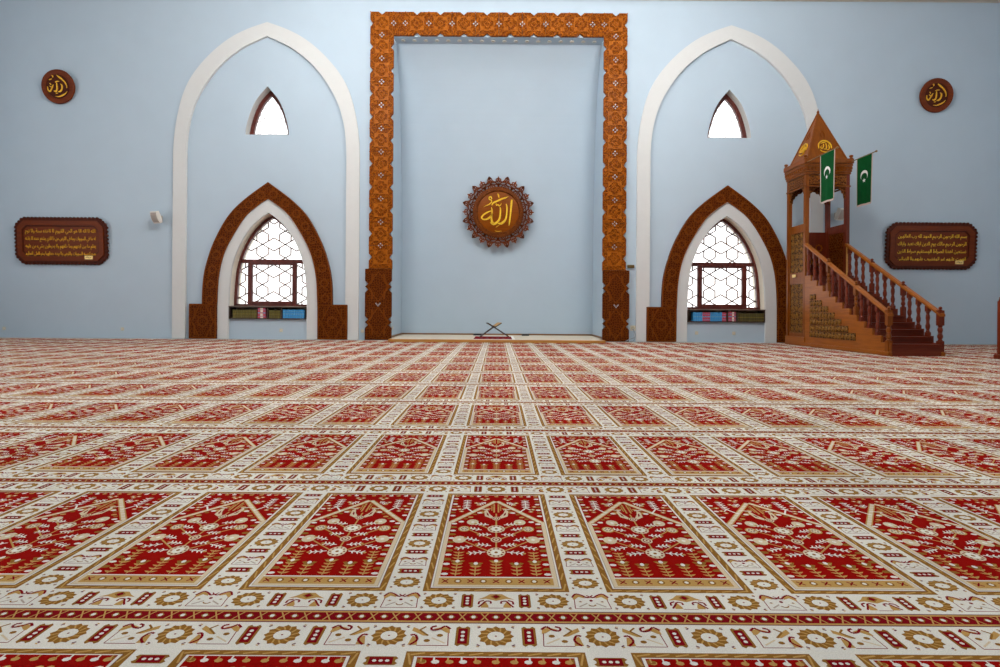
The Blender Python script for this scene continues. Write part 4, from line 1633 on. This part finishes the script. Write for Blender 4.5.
# ------------------------------------------------------------------ wooden post at the right border
xr = 500 * 10.3 / F + .02
root = thing('wooden_stand', (xr + .3, 10.3, ZF), 'dark red wooden stand cut off by the right edge of the picture', 'stand')
for k_ in (0, 1):
    x = xr + .055 + k_ * .60
    mb = MB()
    mb.box((x - .04, 10.26, .10), (x + .04, 10.34, 1.12), bev=.008)
    mb.lathe([(.03, 0), (.04, .02), (.02, .035), (.03, .06), (.008, .08)], (x, 10.3, 1.12), 10)
    under(mb, 'upright', 'red_wood', root, True)
    mb = MB()
    mb.box((x - .075, 10.22, ZF), (x + .075, 10.38, .10), bev=.012)
    under(mb, 'foot', 'red_wood', root)
mb = MB()
mb.box((xr + .095, 10.28, .90), (xr + .615, 10.32, 1.02), bev=.006)
mb.box((xr + .095, 10.28, .22), (xr + .615, 10.32, .30), bev=.006)
under(mb, 'crossbar', 'red_wood_y', root)

# ------------------------------------------------------------------ carpet
P_, L_ = .5725, 1.217
LAY = .00022


class Cell:
    """flat wool inlays of one prayer place; u from -P/2..P/2, v along the room; polygons are wound upwards"""

    def __init__(s):
        s.items = []          # (points, layer, colour, near_only)

    def poly(s, pts, lay, col, near=True, mir=False):
        A = sum(a[0] * b[1] - b[0] * a[1] for a, b in zip(pts, pts[1:] + pts[:1]))
        if A < 0:
            pts = pts[::-1]
        s.items.append((pts, lay, col, near))
        if mir:
            s.items.append(([(-a, b) for a, b in reversed(pts)], lay, col, near))

    def rect(s, u0, v0, u1, v1, lay, col, near=True, mir=False):
        s.poly([(u0, v0), (u1, v0), (u1, v1), (u0, v1)], lay, col, near, mir)

    def disc(s, u, v, ru, rv, lay, col, near=True, mir=False, n=10):
        s.poly([(u + ru * math.cos(2 * PI * i / n), v + rv * math.sin(2 * PI * i / n)) for i in range(n)], lay, col, near, mir)

    def line(s, a, b, w, lay, col, near=True, mir=False):
        dx, dy = b[0] - a[0], b[1] - a[1]
        L = math.hypot(dx, dy) or 1
        nx, ny = -dy / L * w / 2, dx / L * w / 2
        s.poly([(a[0] + nx, a[1] + ny), (a[0] - nx, a[1] - ny), (b[0] - nx, b[1] - ny), (b[0] + nx, b[1] + ny)], lay, col, near, mir)

    def path(s, pts, w, lay, col, near=True, mir=False):
        if len(pts) > 3 and w > .004:
            pts = crom(pts, 3)
        for a, b in zip(pts, pts[1:]):
            s.line(a, b, w, lay, col, near, mir)

    # ----- motifs
    def rosette(s, u, v, ru, rv, mir=False, lo=0):
        n = 12
        out = []
        for i in range(2 * n):
            k = 1.0 if i % 2 == 0 else .84
            out.append((u + ru * k * math.cos(PI * i / n), v + rv * k * math.sin(PI * i / n)))
        s.poly(out, 2, 'b', False, mir)
        for i in range(n):
            a = 2 * PI * i / n
            c, d = math.cos(a), math.sin(a)
            s.line((u + ru * .50 * c, v + rv * .50 * d), (u + ru * .86 * math.cos(a + .22), v + rv * .86 * math.sin(a + .22)), .0045, 3, 'g', True, mir)
        s.disc(u, v, ru * .47, rv * .45, 4, 'w', False, mir, 12)
        s.disc(u, v, ru * .07, rv * .07, 5, 'd', True, mir, 5)
        for sx in (-1, 1):
            for sy in (-1, 1):
                s.line((u + sx * ru * .86, v + sy * rv * .92), (u + sx * ru * 1.02, v + sy * rv * .80), .005, 3, 'p', True, mir)
                s.line((u + sx * ru * .90, v + sy * rv * 1.02), (u + sx * ru * 1.04, v + sy * rv * .96), .004, 3, 'g', True, mir)

    def bar(s, u, v, hu, hv, mir=False):
        """claret bar with gold ends and three white dots along its long side"""
        s.rect(u - hu, v - hv, u + hu, v + hv, 2, 'b', False, mir)
        k = .006
        if hu > hv:
            s.rect(u - hu + k, v - hv + .003, u + hu - k, v + hv - .003, 3, 'd', False, mir)
            for i in (-1, 0, 1):
                s.disc(u + i * hu * .45, v, .0058, .0050, 4, 'w', True, mir, 6)
            for i in (-1, 1):
                for j in (-1, 1):
                    s.poly([(u + i * hu, v + j * hv * .2), (u + i * (hu + .007), v + j * hv * .55), (u + i * hu, v + j * hv)], 2, 'b', True, mir)
        else:
            s.rect(u - hu + k, v - hv + .004, u + hu - k, v + hv - .004, 3, 'd', False, mir)
            for i in (-1, 0, 1):
                s.disc(u, v + i * hv * .45, .0058, .0060, 4, 'w', True, mir, 6)
            for i in (-1, 1):
                for j in (-1, 1):
                    s.poly([(u + j * hu * .2, v + i * hv), (u + j * hu * .6, v + i * (hv + .007)), (u + j * hu, v + i * hv)], 2, 'b', True, mir)

    def animal(s, u, v, hu, hv, mir=False, lo=True):
        """pale box with two facing scroll heads across its far edge"""
        s.path([(u - hu * .92, v + hv * .5), (u - hu, v - hv), (u + hu, v - hv), (u + hu * .92, v + hv * .5)], .0026, 2, 'd', True, mir)
        for k in (-1, 1):
            s.poly([(u + k * hu, v + hv * .25), (u + k * hu * 1.02, v + hv * .75), (u + k * hu * .72, v + hv * 1.05), (u + k * hu * .35, v + hv * .7), (u + k * hu * .30, v + hv * .45), (u + k * hu * .66, v + hv * .66), (u + k * hu * .88, v + hv * .3)], 3, 'g', True, mir)
            s.path([(u + k * hu * 1.04, v + hv * .55), (u + k * hu * .78, v + hv * 1.1), (u + k * hu * .42, v + hv * .86), (u + k * hu * .18, v + hv * .55), (u, v + hv * .72)], .0062, 4, 'd', False, mir)
            s.line((u + k * hu * .18, v + hv * .92), (u, v + hv * .62), .004, 4, 'd', True, mir)
            s.disc(u + k * hu * .62, v - hv * .05, .0065, .005, 3, 'c', True, mir, 6)
            s.disc(u + k * hu * .62, v - hv * .02, .0035, .0032, 4, 'p', True, mir, 5)
            s.line((u + k * hu * .75, v - hv * .75), (u + k * hu * .25, v - hv * .25), .005, 2, 'k', True, mir)
        s.disc(u, v + hv * .12, .006, .006, 3, 'd', True, mir, 6)
        s.path([(u - hu * .2, v - hv * .45), (u - hu * .1, v - hv * .62), (u + hu * .1, v - hv * .62), (u + hu * .2, v - hv * .45)], .0045, 3, 'b', True, mir)

    def bird(s, u, v, hu, hv, d, mir=True):
        """corner scroll box: two claret and gold birds turned towards the rosette at side d"""
        s.path([(u + d * hu * .9, v + hv * .55), (u + d * hu * .98, v - hv), (u - d * hu * .6, v - hv)], .0026, 2, 'd', True, mir)
        s.poly([(u + d * hu, v + hv * .3), (u + d * hu * .96, v + hv * .8), (u + d * hu * .6, v + hv * 1.0), (u + d * hu * .1, v + hv * .75), (u + d * hu * .5, v + hv * .68), (u + d * hu * .8, v + hv * .35)], 3, 'g', True, mir)
        s.path([(u + d * hu * 1.0, v + hv * .75), (u + d * hu * .7, v + hv * 1.08), (u + d * hu * .42, v + hv * .72), (u + d * hu * .05, v + hv * .62), (u, v + hv * .95), (u + d * hu * .25, v + hv * 1.08)], .0068, 4, 'd', False, mir)
        s.poly([(u - d * hu * 1.05, v - hv * .95), (u - d * hu * .9, v + hv * .0), (u - d * hu * .62, v - hv * .2), (u - d * hu * .58, v - hv * .95)], 3, 'g', True, mir)
        s.path([(u - d * hu * .95, v - hv * .95), (u - d * hu * .62, v - hv * .45), (u - d * hu * .78, v + hv * .1), (u - d * hu * 1.02, v + hv * .05)], .0068, 4, 'd', False, mir)
        s.poly([(u - d * hu * .95, v + hv * .95), (u - d * hu * .7, v + hv * .75), (u - d * hu * .1, v - hv * .0), (u - d * hu * .35, v + hv * .02), (u - d * hu * 1.0, v + hv * .55)], 3, 'g', True, mir)
        s.path([(u - d * hu * .3, v + hv * 1.0), (u - d * hu * .6, v + hv * .62), (u - d * hu * .1, v + hv * .02)], .0055, 4, 'b', True, mir)
        s.disc(u + d * hu * .5, v + hv * .05, .009, .007, 3, 'b', True, mir, 7)
        s.disc(u - d * hu * .12, v - hv * .5, .009, .007, 3, 'b', True, mir, 7)
        s.line((u + d * hu * .8, v - hv * .75), (u + d * hu * .1, v - hv * .2), .005, 2, 'c', True, mir)

    def fern(s, u, v0, v1, col, w, step, mir=False, tip=0):
        s.line((u, v0), (u, v1), .004, 9, col, True, mir)
        n = max(2, round((v1 - v0) / step))
        for i in range(n):
            v = v0 + (i + .35) * (v1 - v0) / n
            for k in (-1, 1):
                s.poly([(u, v), (u + k * w * .55, v + step * .12), (u + k * w, v + step * .55), (u + k * w * .45, v + step * .48), (u, v + step * .35)], 9, col, i % 2 == 1, mir)

    def twig(s, u, v, dx, dy, col='w', mir=True):
        """little white branch with side shoots, from (u, v) outward by (dx, dy)"""
        s.line((u - dx / 2, v - dy / 2), (u + dx / 2, v + dy / 2), .0052, 9, col, False, mir)
        L = math.hypot(dx, dy)
        nx, ny = -dy / L, dx / L
        for t in (-.28, .05, .34):
            for k in (-1, 1):
                cx, cy = u + dx * t, v + dy * t
                s.line((cx, cy), (cx + dx * .16 + nx * k * .014, cy + dy * .16 + ny * k * .014), .0050, 10, col, True, mir)
        s.disc(u + dx * .56, v + dy * .56, .0075, .0065, 11, 'g', True, mir, 6)


c = Cell()
hp = P_ / 2
V = lambda v: v
# ground
c.rect(-hp, 0, hp, L_, 0, 'w', False)
# guard stripe (half of it at each end of the cell)
for v0, sg in ((0, 1), (L_, -1)):
    c.rect(-hp, min(v0, v0 + sg * .032), hp, max(v0, v0 + sg * .032), 1, 'p', False)
    c.rect(-hp, min(v0, v0 + sg * .0275), hp, max(v0, v0 + sg * .0275), 2, 'g', False)
    c.rect(-hp, min(v0, v0 + sg * .0195), hp, max(v0, v0 + sg * .0195), 3, 'd', False)
    n = 9
    for i in range(n):
        u = -hp + (i + .5) * P_ / n
        c.poly([(u - .012, v0), (u, v0 + sg * .013), (u + .012, v0)], 4, 'b', True)
        c.poly([(u - .0065, v0), (u - .004, v0 + sg * .006), (u + .004, v0 + sg * .006), (u + .0065, v0)], 5, 'w', False)
        ue = -hp + i * P_ / n
        for k in (-1, 1):
            c.line((ue, v0), (ue + k * .0105, v0 + sg * .019), .004, 4, 'g', True)
# cross band on the near side of the mat
vb = .0885
c.rosette(.1715, vb, .049, .043, True)
c.bar(.086, vb, .018, .034, True)
for k in (hp,):
    # box at the cell border: half in each neighbour, drawn whole from the left cell
    c.animal(hp, vb, .053, .040)
# palmette in the middle
c.poly([(-.055, vb + .008), (-.035, vb + .022), (-.018, vb + .04), (.018, vb + .04), (.035, vb + .022), (.055, vb + .008), (.03, vb + .012), (.0, vb + .0), (-.03, vb + .012)], 2, 'g', False)
c.poly([(-.017, vb + .024), (0, vb + .008), (.017, vb + .024), (0, vb + .040)], 3, 'b', False)
c.poly([(-.011, vb + .024), (0, vb + .013), (.011, vb + .024), (0, vb + .035)], 4, 'd', True)
c.poly([(.045, vb - .038), (.022, vb - .038), (.022, vb - .028), (.030, vb - .008), (.042, vb - .015)], 2, 'g', True, True)
c.path([(.052, vb - .036), (.040, vb - .018), (.030, vb - .002), (.016, vb - .004), (.016, vb - .016)], .006, 3, 'd', False, True)
c.path([(.052, vb - .020), (.050, vb - .004), (.036, vb + .002)], .006, 3, 'd', True, True)
c.line((-.022, vb - .040), (.022, vb - .040), .0025, 2, 'd', True)
# cross band on the far side
vt = L_ - .0905
c.rosette(0, vt, .049, .046)
c.bar(.089, vt, .019, .038, True)
c.bird(.176, vt, .052, .042, -1)
c.rosette(hp, vt, .048, .046)
# strip between the mats, drawn from the left cell across its right border
seq = [(.200, 'R'), (.276, 'B'), (.345, 'A'), (.423, 'B'), (.495, 'R'), (.575, 'B'), (.648, 'A'), (.721, 'B'), (.794, 'R'), (.870, 'B'), (.943, 'A'), (1.022, 'B')]
for v, t in seq:
    if t == 'R':
        c.rosette(hp, v, .046, .036)
    elif t == 'B':
        c.bar(hp, v, .036, .017)
    else:
        c.animal(hp, v, .046, .030)
# mat
mw, m0_, m1_ = .228, .143, 1.060
c.rect(-mw, m0_, mw, m1_, 1, 'b', False)
n = 13
for i in range(n):
    v = m0_ + .03 + i * (m1_ - m0_ - .06) / (n - 1)
    c.line((mw - .017, v - .022), (mw - .006, v + .022), .0055, 2, 'g', True, True)
for i in range(9):
    u = -mw + .03 + i * (2 * mw - .06) / 8
    c.line((u - .018, m0_ + .006), (u + .018, m0_ + .014), .0055, 2, 'g', True)
    c.line((u - .018, m1_ - .014), (u + .018, m1_ - .006), .0055, 2, 'g', True)
c.rect(-mw + .0205, m0_ + .0205, mw - .0205, m1_ - .0195, 2, 'p', True)
c.rect(-mw + .0225, m0_ + .0225, mw - .0225, m1_ - .0205, 3, 'w', False)
c.rect(-mw + .0275, m0_ + .0275, mw - .0275, .715, 4, 'k', False)
c.rect(-mw + .0305, m0_ + .0305, mw - .0305, .713, 5, 'c', False)
# gold lower band with crosses
c.rect(-.185, .184, .185, .231, 6, 'g', False)
c.rect(-.187, .231, .187, .2375, 6, 'w', False)
for i in range(9):
    u = -.164 + i * .041
    if i % 2 == 0:
        for k in (-1, 1):
            c.line((u - .010, .208 - k * .011), (u + .010, .208 + k * .011), .005, 7, 'd', True)
    else:
        c.disc(u, .208, .013, .014, 7, 'b', True, False, 8)
        c.disc(u, .208, .007, .008, 8, 'w', True, False, 6)
# red field, narrower below the shoulders
c.rect(-.183, .2375, .183, .713, 7, 'r', False)
c.rect(-.1975, .713, .1975, 1.0355, 7, 'r', False)
# mihrab gable
for w, lay, col in ((.024, 8, 'g'), (.015, 9, 'c')):
    c.line((-.187, .700), (-.004, .952), w, lay, col, False, True)
for i in range(9):
    t = (i + .5) / 9
    u, v = -.187 + .183 * t, .700 + .252 * t
    c.line((u - .008, v + .002), (u + .006, v - .004), .004, 10, 'w', True, True)
# leaves along the field sides
for i in range(7):
    v = .256 + i * .0718
    c.disc(.171, v, .0125, .0085, 8, 'w', False, True, 7)
    c.poly([(.183, v + .026), (.160, v + .028), (.156, v + .036), (.163, v + .044), (.183, v + .047)], 8, 'b', True, True)
for i in range(4):
    v = .775 + i * .070
    c.disc(.184, v, .012, .0085, 8, 'w', False, True, 7)
    c.poly([(.196, v + .028), (.176, v + .030), (.174, v + .040), (.196, v + .046)], 8, 'b', True, True)
# beads below the gable
for i in range(4):
    t = .12 + i * .2
    u, v = -.187 + .183 * t, .700 + .252 * t
    c.disc(u + .021, v - .022, .012, .009, 9, 'w' if i % 2 == 0 else 'g', True, True, 7)
    c.disc(u + .038, v + .010, .010, .008, 9, 'b', True, True, 6)
# hooks along the far edge
for u, col in ((0, 'g'), (.046, 'g'), (.081, 'w'), (.115, 'g'), (.150, 'w'), (.182, 'g')):
    c.disc(u, 1.018, .0105, .0080, 8, col, True, u > 0, 7)
    c.rect(u + .002, 1.018, u + .0065, 1.0355, 9, col, True, u > 0)
# far corners: white ferns and gold sprays
c.fern(.131, .862, .965, 'w', .020, .022, True)
c.disc(.131, .972, .010, .008, 9, 'b', True, True, 6)
c.line((.128, .865), (.098, .812), .007, 9, 'w', True, True)
c.line((.133, .865), (.150, .845), .006, 9, 'w', True, True)
for u, v in ((.160, .850), (.168, .885), (.150, .825), (.090, .930), (.078, .905), (.052, .968), (.066, .985), (.040, .985)):
    c.disc(u, v, .011, .009, 9, 'g', True, True, 7)
    c.disc(u, v, .005, .004, 10, 'w', True, True, 5)
c.twig(.062, .925, .03, -.03)
# two tall gold bars below the gable
c.rect(.006, .815, .013, .915, 8, 'g', False, True)
c.rect(.017, .835, .021, .900, 8, 'g', True, True)
# stem and central flowers
c.line((0, .40), (0, .80), .006, 8, 'g', False)


def flower(u, v, ru, rv, mir=False, kind=0):
    c.disc(u, v, ru, rv, 10, 'c' if kind != 2 else 'g', False, mir, 12)
    if kind == 0:
        for i in range(10):
            a = 2 * PI * i / 10
            c.disc(u + ru * .74 * math.cos(a), v + rv * .74 * math.sin(a), ru * .13, rv * .13, 11, 'd', True, mir, 5)
        c.disc(u, v, ru * .58, rv * .58, 11, 'w', False, mir, 10)
        c.disc(u, v, ru * .2, rv * .2, 12, 'b', True, mir, 6)
    elif kind == 1:
        c.disc(u, v, ru * .75, rv * .75, 11, 'd', False, mir, 10)
        c.disc(u, v, ru * .55, rv * .55, 12, 'c', False, mir, 8)
        c.disc(u, v, ru * .22, rv * .22, 13, 'd', True, mir, 5)
    elif kind == 2:
        c.disc(u, v, ru * .8, rv * .8, 11, 'c', False, mir, 10)
        for i in range(6):
            a = 2 * PI * i / 6
            c.disc(u + ru * .45 * math.cos(a), v + rv * .45 * math.sin(a), ru * .16, rv * .16, 12, 'p', True, mir, 5)
    else:
        c.disc(u, v, ru * .3, rv * .3, 11, 'w', True, mir, 7)


flower(0, .420, .034, .041)
flower(0, .531, .021, .025, kind=1)
flower(0, .634, .035, .038)
flower(0, .745, .017, .020, kind=1)
flower(.0965, .704, .0245, .029, True, 3)
flower(.127, .634, .0245, .028, True, 2)
flower(.140, .531, .026, .032, True, 3)
for a, b in (((.018, .538), (.105, .622)), ((.032, .640), (.080, .690)), ((.030, .432), (.118, .515)), ((.012, .752), (.05, .80))):
    c.line(a, b, .0062, 8, 'g', False, True)
for u, v, dx, dy in ((.056, .682, .05, .012), (.082, .632, .048, .016), (.043, .578, .046, -.004), (.090, .533, .05, .022), (.044, .483, .05, .010), (.116, .462, .056, -.022), (.068, .418, .058, -.012)):
    c.twig(u, v, dx, dy)
# leaves by the top ring
c.poly([(.020, .745), (.048, .770), (.052, .830), (.040, .850), (.030, .800), (.014, .765)], 9, 'c', False, True)
c.poly([(.030, .772), (.040, .785), (.042, .815), (.034, .80)], 10, 'd', True, True)
c.disc(.062, .815, .014, .012, 9, 'g', True, True, 7)
c.line((.03, .845), (.075, .86), .006, 10, 'w', True, True)
# ferns along the lower field
c.fern(.134, .243, .425, 'g', .021, .024, True)
c.fern(.070, .243, .318, 'g', .021, .024, True)
c.fern(0, .243, .352, 'g', .022, .024)
for u, v in ((.134, .347), (.070, .330), (0, .350)):
    c.poly([(u - .026, v + .006), (u - .012, v + .010), (u, v - .012), (u + .012, v + .010), (u + .026, v + .006), (u + .010, v - .018), (u - .010, v - .018)], 9, 'b', False, u > 0)
    c.disc(u, v + .002, .0078, .0105, 10, 'w', False, u > 0, 8)

keys = list('wrdbgcpk')


def pack(items):
    vs, lens, cols, lays = [], [], [], []
    for pts, lay, col, near in items:
        vs += [(a, b, lay + .055 * (len(lens) % 11)) for a, b in pts]
        lens.append(len(pts))
        cols.append(keys.index(col))
    return np.array(vs, np.float64), np.array(lens, np.int64), np.array(cols, np.int64)


near_pack = pack(c.items)
far_pack = pack([i for i in c.items if not i[3]])
rows = [1.549, 2.744, 3.960, 5.165, 6.395, 7.630, 8.880, 10.150, 11.40, 12.62, 13.85]
rows = [r * .9915 for r in rows]
rows = [1.536 - 1.205 * k for k in (6, 5, 4, 3, 2, 1)] + rows + [15.08]
VV, LL, CC = [], [], []
ZT0 = .0060
ncol = 26
PXC = .003
for r in range(len(rows) - 1):
    y0, y1 = rows[r], rows[r + 1]
    for i in range(-ncol, ncol + 1):
        u0 = i * P_ + PXC
        ym = (y0 + y1) / 2
        seen = abs(u0) < (max(y1, .5) * 500 / F) + 1.6 and y1 > 0
        pk = near_pack if (seen and y0 < 9.5 and y1 > .5) else far_pack
        v = pk[0].copy()
        v[:, 0] += u0
        v[:, 1] = y0 + v[:, 1] * (y1 - y0) / L_
        v[:, 2] = ZT0 + v[:, 2] * LAY * (0.45 if y1 < 8 else 1.0)
        VV.append(v)
        LL.append(pk[1])
        CC.append(pk[2])
VV, LL, CC = np.concatenate(VV), np.concatenate(LL), np.concatenate(CC)
# last strip of ivory ground up to the wall and the sides of the pile
ex = []
x0, x1, yA, yB = -WX + .01, WX - .01, rows[0], D - .14
box = np.array([(x0, yA, ZT0 - .0003), (x1, yA, ZT0 - .0003), (x1, yB, ZT0 - .0003), (x0, yB, ZT0 - .0003), (x0, yA, 0.0005), (x1, yA, 0.0005), (x1, yB, 0.0005), (x0, yB, 0.0005)])
nv0 = len(VV)
VV = np.concatenate([VV, box])
q = [(0, 1, 2, 3), (0, 4, 5, 1), (1, 5, 6, 2), (2, 6, 7, 3), (3, 7, 4, 0)]
idx = np.concatenate([np.arange(nv0), np.array(q).ravel() + nv0])
LL = np.concatenate([LL, np.full(len(q), 4)])
CC = np.concatenate([CC, np.full(len(q), 0)])
me = bpy.data.meshes.new('prayer_carpet')
me.vertices.add(len(VV))
me.vertices.foreach_set('co', VV.astype(np.float32).ravel())
me.loops.add(len(idx))
me.loops.foreach_set('vertex_index', idx.astype(np.int32))
me.polygons.add(len(LL))
me.polygons.foreach_set('loop_start', (np.cumsum(LL) - LL).astype(np.int32))
for k in keys:
    me.materials.append(M['wool_' + k])
me.polygons.foreach_set('material_index', CC.astype(np.int32))
me.update(calc_edges=True)
o = bpy.data.objects.new('prayer_carpet', me)
COL.objects.link(o)
tag(o, 'wall-to-wall ivory and red carpet woven with rows of prayer niches on the floor', 'carpet')
print('CARPET', len(VV), len(LL))

# ------------------------------------------------------------------ light
def area(name, loc, rot_, sx, sy, power, col, shape='RECTANGLE'):
    l = bpy.data.lights.new(name, 'AREA')
    l.shape = shape
    l.size = sx
    l.size_y = sy
    l.energy = power
    l.color = col
    o = bpy.data.objects.new(name, l)
    COL.objects.link(o)
    o.location = loc
    o.rotation_euler = rot_
    return o


def bulb(name, loc, r, power, col):
    l = bpy.data.lights.new(name, 'POINT')
    l.shadow_soft_size = r
    l.energy = power
    l.color = col
    o = bpy.data.objects.new(name, l)
    COL.objects.link(o)
    o.location = loc
    return o


bulb('upper_fill_left', (-3.8, 9.4, 8.8), .9, 1000, (1.0, .98, .95))  # added unseen point light that brightens the middle of the wall
bulb('upper_fill_right', (3.8, 9.4, 8.8), .9, 1000, (1.0, .98, .95))  # matching added light on the right, also unseen
area('dome_daylight', (0, 9.0, 11.5), (0, 0, 0), 8, 8, 200, (1.0, .99, .98), 'DISK')
area('left_side_fill', (-WX + .05, 6.2, 5.0), (0, math.radians(-90), 0), 7, 11, 420, (1.0, .95, .89))  # added area light at the solid side wall, no window built
area('right_side_fill', (WX - .05, 7, 5.0), (0, math.radians(90), 0), 6, 10, 180, (1.0, .92, .84))  # added fill for the right end of the wall, no window there

w = bpy.data.worlds.new('overcast')
SC.world = w
w.use_nodes = True
nt = w.node_tree
bg = nt.nodes['Background']
sky = nt.nodes.new('ShaderNodeTexSky')
sky.sky_type = 'HOSEK_WILKIE'
sky.turbidity = 9
sky.sun_direction = (0, .3, .95)
mx_ = nt.nodes.new('ShaderNodeMix')
mx_.data_type = 'RGBA'
mx_.inputs[0].default_value = .88
mx_.inputs[7].default_value = (1, 1, 1, 1)
nt.links.new(sky.outputs[0], mx_.inputs[6])
nt.links.new(mx_.outputs[2], bg.inputs['Color'])
bg.inputs['Strength'].default_value = 2.4

# ------------------------------------------------------------------ camera
cam = bpy.data.cameras.new('camera')
cam.sensor_width = 36
cam.lens = F / 1000 * 36
cam.shift_x = (500 - CX) / 1000
cam.shift_y = -(333.5 - HY) / 1000
cam.clip_start = .02
co = bpy.data.objects.new('camera', cam)
COL.objects.link(co)
co.matrix_world = Matrix.Translation((0, 0, H)) @ Matrix.Rotation(PI / 2, 4, 'X') @ Matrix.Rotation(ROLL, 4, 'Z')
SC.camera = co
SC.view_settings.view_transform = 'Standard'
SC.view_settings.look = 'None'
SC.view_settings.exposure = 0
SC.view_settings.gamma = 1
SC.view_settings.use_curve_mapping = False
SC.cycles.max_bounces = 6
SC.cycles.diffuse_bounces = 4
SC.cycles.glossy_bounces = 3
SC.cycles.transparent_max_bounces = 12
SC.cycles.caustics_reflective = False
SC.cycles.caustics_refractive = False
SC.cycles.sample_clamp_indirect = 6
SC.cycles.use_denoising = True
